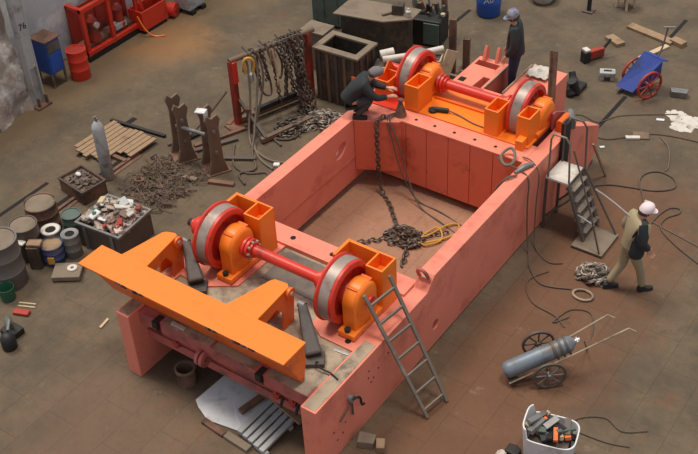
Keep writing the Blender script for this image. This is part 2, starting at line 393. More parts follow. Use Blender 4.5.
MB().box(-.07, .11, .03, 1.0, 1.23, 1.236).build('walkway_plate', 'deck_grey', fr)
# small bolt holes drilled in the outer face
bh = MB()
for y, z in ((.35, .52), (.42, .30), (1.2, .83), (1.26, .7), (1.32, .74), (1.45, .82), (1.22, .95), (.55, .33), (.95, .66), (.98, .58), (1.7, .9), (.62, .48)):
    MB().cyl((3.498, y, z), (3.503, y, z), .016, n=8).build('drilled_hole', 'hollow', fr)
# rear cross girder with panelled inner face
gd = MB().box(.14, 3.25, 6.13, 6.6, .14, 1.40)
gd.prism([(.14, 5.68), (.86, 6.03), (.9, 6.1), (3.25, 6.1), (3.25, 6.62), (-.08, 6.62), (-.08, 5.68)], 'z', 1.40, 1.432)
gd.build('rear_girder', 'pink', fr, bevel=.005)
xs = [.86, .97, 1.39, 1.83, 2.26, 2.70, 3.25]
for a, b in zip(xs, xs[1:]):
    MB().box(a+.006, b-.006, 6.105, 6.14, .16, 1.40).build('girder_panel', 'pink_red', fr, bevel=.004)
MB().prism([(.15, 5.70), (.85, 6.04), (.9, 6.14), (.15, 6.14)], 'z', .36, 1.41).build('corner_plate', 'pink_red', fr, bevel=.006)
for x in (1.09, 1.47, 1.86, 2.26, 2.66):
    MB().cyl((x, 6.26, 1.43), (x, 6.26, 1.437), .03, n=10).build('bolt_hole', 'hollow', fr)
MB().box(.3, 3.15, 6.6, 7.75, .5, 1.425).build('rear_box', 'pink_dull', fr, bevel=.006)
MB().box(.62, 3.16, 6.46, 7.62, 1.43, 1.462).build('orange_base_plate', 'orange', fr, bevel=.004, label='orange base plate under the rear wheels')
MB().box(1.02, 2.3, 6.98, 7.02, 1.462, 1.50).build('ledge', 'orange_deep', fr)
MB().box(-.06, .62, 6.3, 7.6, 1.43, 1.458).build('base_plate', 'red', fr, bevel=.004, label='red painted base plate')
MB().prism([(6.28, 1.35), (6.75, 1.35), (6.75, 1.55), (6.30, 1.86)], 'x', -.30, -.26).box(-.27, -.06, 6.28, 6.34, 1.35, 1.75).build('side_bracket', 'orange', fr, bevel=.004)
def hollow_post(x0, x1, y0, y1, z0, z1, mat='orange', t=.03, fill=.22):
    m = MB().box(x0, x1, y0, y0+t, z0, z1).box(x0, x1, y1-t, y1, z0, z1).box(x0, x0+t, y0+t, y1-t, z0, z1).box(x1-t, x1, y0+t, y1-t, z0, z1).box(x0+t, x1-t, y0+t, y1-t, z0, z1-fill)
    return m.build('pedestal', mat, fr, bevel=.006, label='hollow orange pedestal beside a wheel')
hollow_post(.73, 1.02, 6.44, 6.90, 1.462, 1.95); hollow_post(2.30, 2.56, 6.48, 6.92, 1.462, 1.95); hollow_post(2.88, 3.12, 6.54, 6.92, 1.462, 1.97)
hollow_post(.08, .36, 6.48, 6.9, 1.458, 1.84, 'orange_deep')
for x in (.08, .33):
    MB().prism([(6.9, 1.46), (7.35, 1.46), (6.92, 2.0), (6.75, 1.84), (6.9, 1.8)], 'x', x, x+.03).build('gusset', 'orange_deep', fr, bevel=.003)
MB().box(2.96, 3.1, 6.36, 6.54, 1.43, 1.62).build('bolt_block', 'orange', fr, bevel=.01)
# front platform
MB().box(.14, 3.25, .38, 2.52, 1.13, 1.195).build('deck', 'deck_grey', fr, bevel=.004)
MB().box(.14, 3.25, 2.50, 2.87, .35, 1.27).build('front_girder', 'pink', fr, bevel=.008)
for x in (.14, .95): pass
MB().prism([(.14, 1.12), (.62, 1.12), (1.04, 1.4), (1.08, 2.5), (.14, 2.5)], 'z', 1.195, 1.225).build('bearing_pad', 'pink', fr, bevel=.004)
MB().prism([(2.45, 1.35), (2.7, 1.2), (3.25, 1.2), (3.25, 2.5), (2.3, 2.5)], 'z', 1.195, 1.225).build('bearing_pad', 'pink', fr, bevel=.004)
MB().box(1.2, 2.25, 1.75, 2.45, 1.196, 1.204).build('deck_dark_patch', 'deck_dark', fr)  # darker rectangle of the deck between the wheels
for x, y in ((3.09, 1.32), (1.1, 2.68), (1.85, 2.68), (.62, .88)):
    z = 1.27 if y > 2.5 else 1.225 if y > 1 and x > 3 else 1.196
    MB().cyl((x, y, z), (x, y, z+.006), .045, n=12).build('bolt_hole', 'hollow', fr)
for q in ((.70, 1.0), (2.90, 3.19)): hollow_post(q[0], q[1], 2.06, 2.42, 1.225, 2.0)
for a in (.28, 2.37): MB().box(a, a+.05, 2.02, 2.42, 1.225, 2.0).build('side_plate', 'orange', fr, bevel=.005)
for a, b in ((.33, .70), (2.42, 2.90)): MB().box(a, b, 2.37, 2.42, 1.6, 2.0).build('tie_plate', 'orange', fr, bevel=.005)
# front cross member and the gear below it
MB().box(.14, .46, .2, .42, .98, 1.2).box(.56, 2.36, .2, .42, .98, 1.2).box(2.46, 3.25, .2, .42, .98, 1.2).box(.46, .56, .32, .42, .98, 1.2).box(2.36, 2.46, .32, .42, .98, 1.2).build('front_beam', 'pink_dull', fr, bevel=.006)
for a, b in ((.6, 1.5), (1.55, 2.3), (2.5, 3.2)): MB().box(a, b, .21, .43, 1.2, 1.206).build('walkway_plate', 'deck_grey', fr)
MB().box(.75, 1.0, .24, .3, 1.206, 1.24).build('bright_strip', 'bright_steel', fr, bevel=.004, label='bright steel strip')
for x in (.51, 2.41): MB().box(x-.05, x+.05, .14, .32, 1.08, 1.21).build('stub', 'black_steel', fr, bevel=.004, label='black stub in a notch')
MB().cyl((.5, .3, .86), (3.2, .3, .86), .035, n=10).build('cross_pipe', 'red_dull', fr, smooth_=True)
MB().box(.14, 3.25, .3, .5, .6, .76).build('lower_beam', 'pink_dull', fr, bevel=.006)
for x in (1.34, 1.42): MB().lathe([(.05, -.025), (.13, -.025), (.13, .025), (.05, .025)], (x, .17, .95), (1, 0, 0), 16, True).build('lug_ring', 'pink_dull', fr, smooth_=True)
for x in (.78, 2.62, 2.9): MB().box(x-.03, x+.03, .22, .36, .78, .98).cyl((x-.06, .27, .84), (x+.06, .27, .84), .05, n=10).build('pipe_clamp', 'red_dull', fr, bevel=.004)
for x in (2.72, 2.98, 3.08): MB().cyl((x, .28, .86), (x, .2, .70), .028, .02, 8).build('drain_plug', 'black_steel', fr)
# rear end boxes with the trough between them
lb = MB().prism([(.95, 7.72), (1.36, 7.72), (1.38, 8.12), (1.52, 8.12), (1.52, 7.75), (1.6, 7.75), (1.6, 8.75), (.95, 8.75)], 'z', .25, 1.43).build('end_box', 'pink', fr, bevel=.006)
cut(lb, MB().box(1.0, 1.45, 8.44, 8.62, 1.0, 1.6))
MB().box(1.02, 1.14, 7.78, 7.92, 1.43, 1.436).build('square_hole', 'hollow', fr)
rbx = MB().box(1.96, 2.64, 7.75, 9.0, .25, 1.43).build('end_box', 'pink', fr, bevel=.006)
MB().box(1.6, 1.96, 7.70, 7.76, .5, 1.43).build('trough_plate', 'pink', fr, bevel=.004)
MB().box(1.6, 1.96, 7.76, 8.95, .85, .95).build('trough_floor', 'black_steel', fr)
MB().bar((1.60, 7.76, 1.45), (1.60, 8.7, 1.45), .02, .04).bar((1.96, 7.76, 1.45), (1.96, 8.9, 1.45), .02, .04).build('trough_edge', 'deck_grey', fr)
for x, y in ((1.10, 8.68), (1.34, 8.72)): MB().prism([(y-.08, 1.43), (y+.1, 1.43), (y+.08, 1.68), (y+.02, 1.72), (y-.02, 1.62)], 'x', x-.03, x+.03).build('lifting_lug', 'pink', fr, bevel=.006)
MB().cyl((3.48, 6.62, .0), (3.48, 6.62, 0.01), .01).build('weld_bead', 'pink', fr)
MB().prism([(7.2, 1.43), (8.1, 1.10), (8.1, 1.3), (7.3, 1.75), (7.2, 1.75)], 'x', 3.2, 3.24).build('rear_gusset', 'pink_dull', fr, bevel=.004)
MB().box(3.505, 3.60, 6.95, 7.14, .62, 1.80).build('dark_plate', 'black_steel', fr, bevel=.008, label='black upright plate at the rear corner')  # dark upright plate set on the outer face of the right wall

# ---------------------------------------------------------------- wheel sets
def wheelset(name_label, yc, zc, side):
    """side = -1: the pedestals stand behind (front set); +1: in front (rear set)"""
    t = thing('wheelset', name_label, 'wheelset', (1.7, yc, zc))
    for x0 in (.40, 2.61):
        w = MB()
        w.lathe([(.07, 0), (.40, .0), (.51, 0), (.515, .03), (.482, .055), (.482, .225), (.475, .265), (.455, .28), (.39, .28), (.36, .19), (.2, .19), (.17, .29), (.07, .29)], (x0, yc, zc), (1, 0, 0), 48, True)
        wo = w.build('wheel', 'red', t, smooth_=True, label='red double flanged rail wheel')
        MB().lathe([(.46, .056), (.486, .056), (.486, .222), (.46, .222)], (x0, yc, zc), (1, 0, 0), 48, True).build('tread', 'tread', wo, smooth_=True, label='bare steel tread')
        for k in range(8):
            a = k*math.pi/4; MB().cyl((x0+.185, yc+.29*math.cos(a), zc+.29*math.sin(a)), (x0+.195, yc+.29*math.cos(a), zc+.29*math.sin(a)), .035, n=8).build('web_hole', 'red_dull', wo)
        h = MB()
        bx = x0+.31
        h.cyl((bx, yc, zc), (bx+.2, yc, zc), .275, n=28).cyl((bx+.2, yc, zc), (bx+.24, yc, zc), .275, .24, 28).cyl((bx+.24, yc, zc), (bx+.265, yc, zc), .24, .14, 28)
        h.box(bx, bx+.22, yc-.27, yc+.27, zc-.49 if side < 0 else zc-.235, zc)
        h.box(bx-.02, bx+.26, yc-.38, yc+.38, zc-.49 if side < 0 else zc-.235, zc-.40 if side < 0 else zc-.15)
        b = h.build('bearing_housing', 'orange', t, bevel=.012, smooth_=True, label='orange bearing housing')
        for dy in (-.33, .33):
            z0 = zc-.40 if side < 0 else zc-.15
            MB().cyl((bx+.12, yc+dy, z0), (bx+.12, yc+dy, z0+.06), .045, n=6).build('bolt', 'black_steel', b)
        MB().box(bx+.02, bx+.18, yc-.16, yc-.1, zc+.19, zc+.25).build('cap_lug', 'orange_deep', b, bevel=.005)
        MB().box(bx+.03, bx+.2, yc+.12, yc+.2, zc+.12, zc+.24).build('cap_lug', 'orange_deep', b, bevel=.005)
        MB().lathe([(.09, 0), (.15, 0), (.15, .05), (.09, .05)], (x0-.07, yc, zc), (1, 0, 0), 20, True).build('collar', 'red', t, smooth_=True)
    ax = MB().cyl((-.02, yc, zc), (3.24 if side < 0 else 3.2, yc, zc), .085, n=20)
    ax.build('axle', 'red', t, smooth_=True, label='long red axle')
    for x in (1.0, 2.36):
        MB().lathe([(.08, -.09), (.12, -.09), (.12, -.04), (.16, -.04), (.16, .0), (.13, .005), (.13, .02), (.16, .025), (.16, .065), (.12, .065), (.12, .11), (.08, .11)], (x+.06, yc, zc), (1, 0, 0), 24, True).build('coupling', 'red' if x < 2 or side < 0 else 'red', t, smooth_=True, label='flanged red coupling')
    if side < 0:
        MB().lathe([(.05, 0), (.15, 0), (.165, .04), (.165, .10), (.13, .12), (.13, .26), (.05, .26)], (.06, yc, zc), (1, 0, 0), 24, True).build('end_hub', 'red', t, smooth_=True, label='red end hub outside the left wheel')
        MB().cyl((-.1, yc, zc), (.05, yc, zc), .06, n=10).build('shaft_end', 'black_steel', t, label='black bolted shaft end')
        for k in range(8): a = k*math.pi/4; MB().cyl((1.10, yc+.135*math.cos(a), zc+.135*math.sin(a)), (1.17, yc+.135*math.cos(a), zc+.135*math.sin(a)), .02, n=6).build('coupling_bolt', 'deck_grey', t)
    return t
wheelset('pair of red rail wheels on an axle at the near end of the frame', 1.72, 1.735, -1)
wheelset('pair of red rail wheels on an axle at the far end by the crouching person', 7.17, 1.70, 1)

# ---------------------------------------------------------------- orange lifting beam lying across the near end
be = thing('lifting_beam', 'long bright orange steel beam with two hinged arms across the near end', 'beam', (1.17, .25, 1.2))
MB().box(-.70, 3.04, -.0, .485, 1.855, 1.885).build('top_plate', 'orange', be, bevel=.005)
MB().prism([(.04, 1.855), (.465, 1.855), (.475, 1.58), (.41, 1.23), (.34, 1.23)], 'x', -.48, 3.02).build('box_web', 'orange_deep', be, bevel=.006)
MB().prism([(-.30, .47), (.20, .47), (.10, 1.24), (.04, 1.27), (-.10, 1.22), (-.14, 1.17)], 'z', 1.86, 1.886).build('arm_plate', 'orange', be, bevel=.005)
MB().prism([(1.68, .47), (2.23, .47), (2.19, 1.22), (2.13, 1.27), (1.93, 1.25), (1.89, 1.2)], 'z', 1.86, 1.886).build('arm_plate', 'orange', be, bevel=.005)
web = [(.47, 1.86), (1.2, 1.86), (1.29, 1.80), (1.33, 1.65), (1.28, 1.2), (1.02, 1.2), (1.06, 1.5), (.92, 1.70), (.47, 1.62)]
def skewweb(xa, xb, th):
    m = MB()
    # web follows the slanting edge of the arm plate: x moves from xa at the beam to xb at the pivot
    def X(y): return xa+(xb-xa)*(min(y, 1.25)-.47)/.78
    n = len(web); vs = [(X(y)-th, y, z) for y, z in web]+[(X(y), y, z) for y, z in web]
    m.add(vs, [tuple(range(n-1, -1, -1)), tuple(range(n, 2*n))]+[(i, (i+1) % n, n+(i+1) % n, n+i) for i in range(n)])
    return m.build('arm_web', 'orange_deep', be)
skewweb(.19, .09, .03); skewweb(-.27, -.11, .03); skewweb(2.22, 2.18, .03); skewweb(1.72, 1.92, .03)
for x0, x1 in ((-.2, .17), (1.83, 2.26)):
    MB().cyl((x0, 1.21, 1.79), (x1, 1.21, 1.79), .035, n=14).build('pivot_pin', 'bright_steel', be, smooth_=True)
    MB().lathe([(.036, -.02), (.085, -.02), (.085, .03), (.036, .03)], (x1-.05, 1.21, 1.79), (1, 0, 0), 16, True).build('pivot_boss', 'orange_deep', be, smooth_=True)
random.seed(5)
for xa, xb in ((.03, .26), (.36, .58), (1.72, 1.92), (2.18, 2.42), (2.46, 2.56)):
    m = MB(); x = xa; q = MB()
    while x < xb:
        w = ru(.02, .05); (m if random.random() < .65 else q).box(x, x+w*.8, -.004, .004, 1.856+ru(-.03, .0), 1.884); x += w
    m.build('torn_label', 'paint_black', be, label='black torn label on the beam edge')
    if q.v: q.build('torn_label', 'grey_blue', be, label='grey torn label on the beam edge')
st = [((.08, 1.41, 1.64), (.54, 1.06, 1.30), 'dark tapered steel strut leaning from the left beam arm to the deck'),
      ((2.42, 1.20, 1.68), (2.88, .80, 1.28), 'dark tapered steel strut leaning on the deck before the right wheel')]
for p, q, lb_ in st:
    t = thing('support_strut', lb_, 'strut', (q[0], q[1], 1.196), 'dark struts beside the orange beam arms')
    d = Vector(q)-Vector(p)
    MB().bar(p, q, .13, .13, w2=.24, h2=.2).build('strut_bar', 'strut_steel', t, bevel=.035)
    MB().cyl(Vector(p)+Vector((-.05, 0, 0)), Vector(p)+Vector((.05, 0, 0)), .055, n=12).build('strut_eye', 'grey_steel', t, smooth_=True)
    MB().cbox((q[0]+.02, q[1]-.02, 1.232), (.30, .26, .075), .6).build('strut_foot', 'strut_steel', t, bevel=.01)

# ---------------------------------------------------------------- people
def hand(mb, wr, d, nrm, curl=.5, side=1, s=1.):
    """palm, four unequal bent fingers and a thumb leaving the side of the palm"""
    wr = Vector(wr); d = Vector(d).normalized(); nrm = Vector(nrm); nrm = (nrm-d*nrm.dot(d)).normalized(); w = d.cross(nrm)*side
    P = lambda a, b, c: wr+(d*a+w*b+nrm*c)*s
    mb.hexa([P(-.01, -.028, -.016), P(-.01, .028, -.016), P(-.01, .028, .016), P(-.01, -.028, .016), P(.095, -.042, -.013), P(.095, .042, -.013), P(.095, .042, .013), P(.095, -.042, .013)])
    for b, L in ((-.032, .066), (-.011, .078), (.011, .084), (.032, .074)):
        pts = [P(.08, b, 0)]; a = curl*.4; x, z = .092, 0.
        for k in range(3):
            l = L*(.45, .31, .24)[k]; x += l*math.cos(a); z -= l*math.sin(a); pts.append(P(x, b, z)); a += curl*.75
        mb.tube(pts, [.0105*s, .0098*s, .009*s, .007*s], 6)
    mb.tube([P(.02, .03, -.004), P(.05, .058, -.012), P(.078, .066, -.024), P(.098, .06, -.034)], [.014*s, .0125*s, .011*s, .008*s], 6)

def person(label, M, J, cloth, leg_cloth, head_d, cap, hands, group=None, bulk=1., coat='dark work jacket'):
    """J: joints in metres, facing +X, left is +Y; one continuous skinned body, clothing as children"""
    o = M @ Vector((0, 0, 0)); t = thing('person', label, 'person', o, group)
    j = {k: Vector(v) for k, v in J.items()}
    hd = Vector(head_d).normalized()
    names = ['pelvis', 'waist', 'chest', 'neck', 'jaw', 'head', 'crown', 'shoulder_l', 'elbow_l', 'wrist_l', 'shoulder_r', 'elbow_r', 'wrist_r', 'hip_l', 'knee_l', 'ankle_l', 'hip_r', 'knee_r', 'ankle_r']
    up = (j['head']-j['neck']).normalized()
    j['jaw'] = j['neck']+up*.05+hd*.015; j['crown'] = j['head']+up*.075-hd*.01
    rad = dict(pelvis=.06, waist=.07, chest=.09, neck=.052, jaw=.062, head=.088, crown=.066, shoulder=.045, elbow=.036, wrist=.027, hip=.05, knee=.045, ankle=.034)
    E = [('pelvis', 'waist'), ('waist', 'chest'), ('chest', 'neck'), ('neck', 'jaw'), ('jaw', 'head'), ('head', 'crown')]
    for s in 'lr': E += [('chest', 'shoulder_'+s), ('shoulder_'+s, 'elbow_'+s), ('elbow_'+s, 'wrist_'+s), ('pelvis', 'hip_'+s), ('hip_'+s, 'knee_'+s), ('knee_'+s, 'ankle_'+s)]
    ix = {n: i for i, n in enumerate(names)}
    b = MB(M)
    b.add(*skin_geo([(j[n], rad[n.split('_')[0]]) for n in names], [(ix[a], ix[c]) for a, c in E]))
    side = hd.cross(up).normalized(); hc = j['head']-up*.02
    b.tube([hc+hd*.085+up*.025, hc+hd*.105-up*.005, hc+hd*.085-up*.02], [.008, .014, .01], 6)
    for s in (-1, 1): b.ball(hc+side*.088*s-hd*.005, .026, 8, (.6, .6, 1.2))
    for k, (s, hdv, nr, cu) in enumerate(hands): hand(b, j['wrist_'+s], hdv, nr, cu, 1 if s == 'l' else -1)
    body = b.build('body', 'skin', t, smooth_=True)
    e = MB(M)
    for s in (-1, 1): e.ball(hc+hd*.086+side*.032*s+up*.022, .011, 8)
    e2 = e; 
    for s in (-1, 1): MB(M).ball(hc+hd*.084+side*.032*s+up*.022, .011, 8).build('eye', 'boot', body)
    MB(M).bar(hc+hd*.083+side*.022-up*.045, hc+hd*.083-side*.022-up*.045, .01, .008).build('mouth', 'red_dull', body)
    V = []; I = {}
    def nd(n, r, p=None): I[n] = len(V); V.append((p or j[n], r))
    nd('hem', .15*bulk, j['pelvis']+(j['pelvis']-j['waist'])*.35); nd('pelvis', .152*bulk); nd('waist', .145*bulk); nd('chest', .165*bulk); nd('collar', .078, j['neck']-up*.03)
    EE = [('hem', 'pelvis'), ('pelvis', 'waist'), ('waist', 'chest'), ('chest', 'collar')]
    for s in 'lr':
        nd('shoulder_'+s, .085*bulk); nd('elbow_'+s, .064*bulk); nd('wrist_'+s, .048*bulk, j['wrist_'+s]+(j['elbow_'+s]-j['wrist_'+s])*.08)
        EE += [('chest', 'shoulder_'+s), ('shoulder_'+s, 'elbow_'+s), ('elbow_'+s, 'wrist_'+s)]
    MB(M).add(*skin_geo(V, [(I[a], I[c]) for a, c in EE])).build('jacket', cloth, t, smooth_=True, label=coat)
    V = []; I = {}
    nd('pelvis', .118); nd('belt', .125, j['pelvis'].lerp(j['waist'], .5)); EE = [('pelvis', 'belt')]
    for s in 'lr':
        nd('hip_'+s, .112); nd('knee_'+s, .078); nd('ankle_'+s, .062)
        EE += [('pelvis', 'hip_'+s), ('hip_'+s, 'knee_'+s), ('knee_'+s, 'ankle_'+s)]
    MB(M).add(*skin_geo(V, [(I[a], I[c]) for a, c in EE])).build('trousers', leg_cloth, t, smooth_=True)
    for s in 'lr':
        a = j['ankle_'+s]; tv = j['toe_'+s]
        bm_ = MB(M); dd = (tv-a); dd.z = 0; dd.normalize(); sd = Vector((-dd.y, dd.x, 0)); g = min(a.z-.075, tv.z-.03)
        pr = [(-.075, .034, .0), (-.06, .042, .10), (.03, .046, .10), (.09, .05, .065), (.15, .045, .05), (.185, .03, .04)]
        vs = []
        for x, w_, h in pr:
            c0 = Vector((a.x, a.y, g))+dd*x
            vs += [c0-sd*w_, c0+sd*w_, c0+sd*w_*.8+Vector((0, 0, max(h, .06))), c0-sd*w_*.8+Vector((0, 0, max(h, .06)))]
        fs = [(0, 1, 2, 3), (23, 22, 21, 20)]
        for i in range(5):
            for k in range(4): fs.append((i*4+k, i*4+(k+1) % 4, i*4+4+(k+1) % 4, i*4+4+k))
        bm_.add(vs, fs).build('boot', 'boot', t, bevel=.01, smooth_=True)
    if cap:
        cm, brim = cap
        c = MB(M); ctr = j['head']+up*.025-hd*.008
        R_ = Matrix((side, hd, up)).transposed().to_4x4(); R_.translation = ctr
        k = MB(M @ R_); k.lathe([(.112, -.035), (.114, .0), (.104, .045), (.075, .085), (.03, .105), (.0, .108)], (0, 0, 0), (0, 0, 1), 20)
        cp = k.build('cap', cm, t, smooth_=True)
        if brim: MB(M @ R_).prism([(-.08, .08), (.08, .08), (.07, .15), (.03, .175), (-.03, .175), (-.07, .15)], 'z', -.035, -.022).build('brim', cm, cp, bevel=.004)
        h = MB(M @ R_); h.lathe([(.088, -.1), (.102, -.06), (.106, -.03), (.09, -.02)], (0, -.012, 0), (0, 0, 1), 16); h.build('hair', 'hair', t, smooth_=True)
    return t

# standing in the trough of the far end, looking towards the left
person('person in black jacket and patterned cap standing in the gap between the far pink boxes',
       TR(1.80, 8.46, .95, 205) @ Matrix.Scale(1.03, 4),
       dict(pelvis=(-.02, 0, .94), waist=(-.01, 0, 1.1), chest=(0, 0, 1.32), neck=(.03, 0, 1.49), head=(.065, 0, 1.63),
            shoulder_l=(0, .18, 1.42), elbow_l=(.0, .25, 1.14), wrist_l=(.14, .20, .92), shoulder_r=(0, -.18, 1.42), elbow_r=(-.02, -.25, 1.14), wrist_r=(.12, -.22, .92),
            hip_l=(-.02, .085, .88), knee_l=(.02, .09, .48), ankle_l=(0, .09, .085), hip_r=(-.02, -.085, .88), knee_r=(.03, -.09, .48), ankle_r=(.02, -.09, .085),
            toe_l=(.16, .1, .03), toe_r=(.18, -.1, .03)),
       'cloth_black', 'cloth_navy', (1, 0, -.35), ('pattern_cap', True), [('l', (.4, -.1, -1), (0, -1, 0), .7), ('r', (.4, .1, -1), (0, 1, 0), .7)], None, 1.2)
# crouching on the rear left corner of the frame
person('person in dark overalls crouching on the far left corner of the pink frame',
       TR(.10, 5.84, 1.434, 34),
       dict(pelvis=(-.12, 0, .34), waist=(-.02, 0, .47), chest=(.14, 0, .64), neck=(.27, 0, .76), head=(.37, 0, .85),
            shoulder_l=(.17, .18, .69), elbow_l=(.36, .22, .47), wrist_l=(.58, .12, .46), shoulder_r=(.17, -.18, .69), elbow_r=(.36, -.22, .46), wrist_r=(.58, -.10, .42),
            hip_l=(-.10, .09, .31), knee_l=(.28, .17, .40), ankle_l=(.03, .14, .085), hip_r=(-.10, -.09, .31), knee_r=(.30, -.14, .38), ankle_r=(.02, -.13, .085),
            toe_l=(.2, .15, .03), toe_r=(.2, -.14, .03)),
       'cloth_black', 'cloth_grey', (1, 0, -.45), ('grey_cap', False), [('l', (1, -.2, .05), (0, 0, 1), .6), ('r', (1, .15, .1), (0, 0, 1), .6)], None, 1.12)
# walking past on the right
pw = person('person walking on the right in pale cap, tan clothes and a dark coat',
       TR(5.41, 5.68, 0, 44),
       dict(pelvis=(-.02, 0, .93), waist=(.0, 0, 1.08), chest=(.06, 0, 1.3), neck=(.11, 0, 1.45), head=(.16, 0, 1.585),
            shoulder_l=(.04, .18, 1.4), elbow_l=(-.06, .25, 1.14), wrist_l=(.1, .22, .95), shoulder_r=(.07, -.18, 1.4), elbow_r=(.04, -.25, 1.12), wrist_r=(.22, -.20, .95),
            hip_l=(-.03, .085, .88), knee_l=(-.06, .09, .47), ankle_l=(-.27, .09, .12), hip_r=(-.01, -.085, .88), knee_r=(.16, -.09, .48), ankle_r=(.24, -.09, .085),
            toe_l=(-.1, .09, .03), toe_r=(.4, -.09, .03)),
       'cloth_tan', 'cloth_tan', (1, -.25, -.12), ('pink_cap', True), [('l', (.3, 0, -1), (0, -1, 0), .7), ('r', (.4, 0, -1), (0, 1, 0), .7)], None, 1.12, 'tan work jacket')
# dark coat over the right side
Mw = TR(5.41, 5.68, 0, 44)
vs, fs = skin_geo([(Vector((.06, -.05, 1.30)), .15), (Vector((.05, -.09, 1.08)), .145), (Vector((.03, -.12, .88)), .14), (Vector((.03, -.13, .74)), .12), (Vector((.07, -.19, 1.40)), .105), (Vector((.04, -.26, 1.12)), .085), (Vector((.19, -.21, .97)), .062), (Vector((.09, .03, 1.40)), .085)], [(0, 1), (1, 2), (2, 3), (0, 4), (4, 5), (5, 6), (0, 7)])
MB(Mw).add(vs, fs).build('coat', 'cloth_black', pw, smooth_=True, label='dark coat worn over the right side')

# ---------------------------------------------------------------- ladders and steps
t = thing('ladder', 'grey steel ladder leaning on the near right wall of the frame', 'ladder', (4.21, 1.85, 0))
A0, A1, B0, B1 = Vector((4.19, 1.64, .02)), Vector((3.22, 1.57, 1.96)), Vector((4.26, 2.06, .02)), Vector((3.27, 2.12, 1.93))
for a, b in ((A0, A1), (B0, B1)): MB().bar(a, b, .035, .055, up=(0, 1, 0)).build('rail', 'ladder_steel', t, bevel=.004)
for k in range(7):
    f = .06+.142*k; MB().bar(A0.lerp(A1, f), B0.lerp(B1, f), .03, .045).build('rung', 'ladder_steel', t, bevel=.004)

t = thing('access_steps', 'steep steel steps with handrails and a pale top platform beside the frame', 'steps', (4.1, 6.55, 0))
MB().box(3.56, 3.98, 6.36, 6.92, 1.06, 1.1).build('platform', 'offwhite', t, bevel=.005, label='pale worn top platform')
MB().box(4.22, 4.78, 6.15, 6.83, .02, .06).build('base_plate', 'dusty', t, bevel=.005)
for y in (6.37, 6.91): MB().bar((3.98, y, 1.08), (4.36, y, .05), .03, .11, up=(0, 1, 0)).build('stringer', 'dark_steel', t, bevel=.004)
for k in range(5):
    f = (k+.6)/5.4; x = 3.98+.38*f; z = 1.08-1.03*f; MB().box(x-.09, x+.07, 6.38, 6.90, z-.012, z+.012).build('tread', 'ladder_steel', t, bevel=.003)
for y in (6.38, 6.9):
    for x in (3.58,): MB().box(x-.02, x+.02, y-.02, y+.02, 0, 1.06).build('leg', 'dark_steel', t)
    MB().bar((3.58, y, .25), (4.0, y, .75), .03, .03).build('brace', 'dark_steel', t)
MB().tube([(3.60, 6.38, 1.1), (3.60, 6.38, 1.85), (3.64, 6.38, 1.96), (3.86, 6.38, 1.96), (3.93, 6.38, 1.86), (3.98, 6.38, 1.1), (4.33, 6.34, .06)], .018, 8).build('handrail', 'ladder_steel', t, smooth_=True)
MB().tube([(3.60, 6.9, 1.1), (3.60, 6.9, 1.9), (3.66, 6.9, 2.0), (3.9, 6.9, 2.0), (3.98, 6.9, 1.9), (4.02, 6.9, 1.1), (4.74, 6.8, .06)], .018, 8).build('handrail', 'dark_steel', t, smooth_=True)
MB().tube([(4.0, 6.4, 1.75), (4.4, 6.28, .9), (4.72, 6.18, .06)], .016, 6).build('handrail', 'dark_steel', t, smooth_=True)
MB().bar((4.2, 6.36, .55), (4.55, 6.24, .55), .02, .02).build('cross_bar', 'bright_steel', t)
tag(MB().tube([(4.36, 6.62, .98), (4.6, 6.4, 1.1), (4.95, 6.05, 1.28), (5.3, 5.72, 1.42)], .012, 6).build('pipe', 'bright_steel', loc=(4.36, 6.62, .98), smooth_=True), 'thin pale rod from the steel steps to the walking person', 'rod')

# ---------------------------------------------------------------- chains, slings, cables
def chain_pile(name, mat, c, rx, ry, h, n, label, seed, L=.09, W=.06, r=.011, extra=(), cat='chain', group=None):
    random.seed(seed); m = MB()
    for k in range(n):
        a = ru(0, 6.28); q = math.sqrt(random.random()); z = h*(1-q*q)*ru(.2, 1)+r+.012
        m.link((c[0]+rx*q*math.cos(a), c[1]+ry*q*math.sin(a), c[2]+z), (math.cos(a*3), math.sin(a*3+1), ru(-.5, .5)), ru(0, 3), L, W, r)
    for e in extra: m.chain(e, L, W, r)
    return tag(m.build(name, mat, loc=c, smooth_=True), label, cat, group)
tag(MB().chain([(.62, 6.05, 1.47), (.55, 5.86, 1.46), (.57, 5.79, 1.2), (.60, 5.76, .8), (.63, 5.74, .3), (.75, 5.68, .03), (1.0, 5.5, .02), (1.3, 5.2, .02), (1.55, 4.95, .03)], .11, .075, .014).build('hanging_chain', 'chain', loc=(.55, 5.86, 1.45), smooth_=True), 'long chain hanging from the far left corner down onto the floor inside', 'chain')
chain_pile('chain_pile', 'chain', (1.72, 4.86, 0), .34, .26, .14, 75, 'heap of dark chain on the floor inside the frame', 4, .13, .09, .017, [[(1.5, 4.7, .02), (1.3, 4.5, .02), (1.15, 4.35, .02)], [(1.9, 4.7, .02), (2.0, 4.45, .02), (2.1, 4.2, .02)], [(1.9, 5.0, .03), (2.1, 5.2, .03), (2.3, 5.4, .03)]])
sl_ = MB()
for q in ([(1.95, 4.85, .06), (2.1, 5.15, .08), (2.18, 5.5, .05), (2.32, 5.66, .03), (2.42, 5.45, .03), (2.3, 5.15, .04), (2.1, 4.9, .05)], [(2.0, 5.0, .07), (2.05, 5.35, .05), (2.2, 5.3, .06), (2.3, 5.1, .04), (2.12, 4.85, .05)]):
    sl_.tube(q, .016, 6, True, 5)
tag(sl_.build('lifting_sling', 'yellow', loc=(2.1, 5.1, 0), smooth_=True), 'yellow lifting sling loops beside the chain heap inside the frame', 'sling')
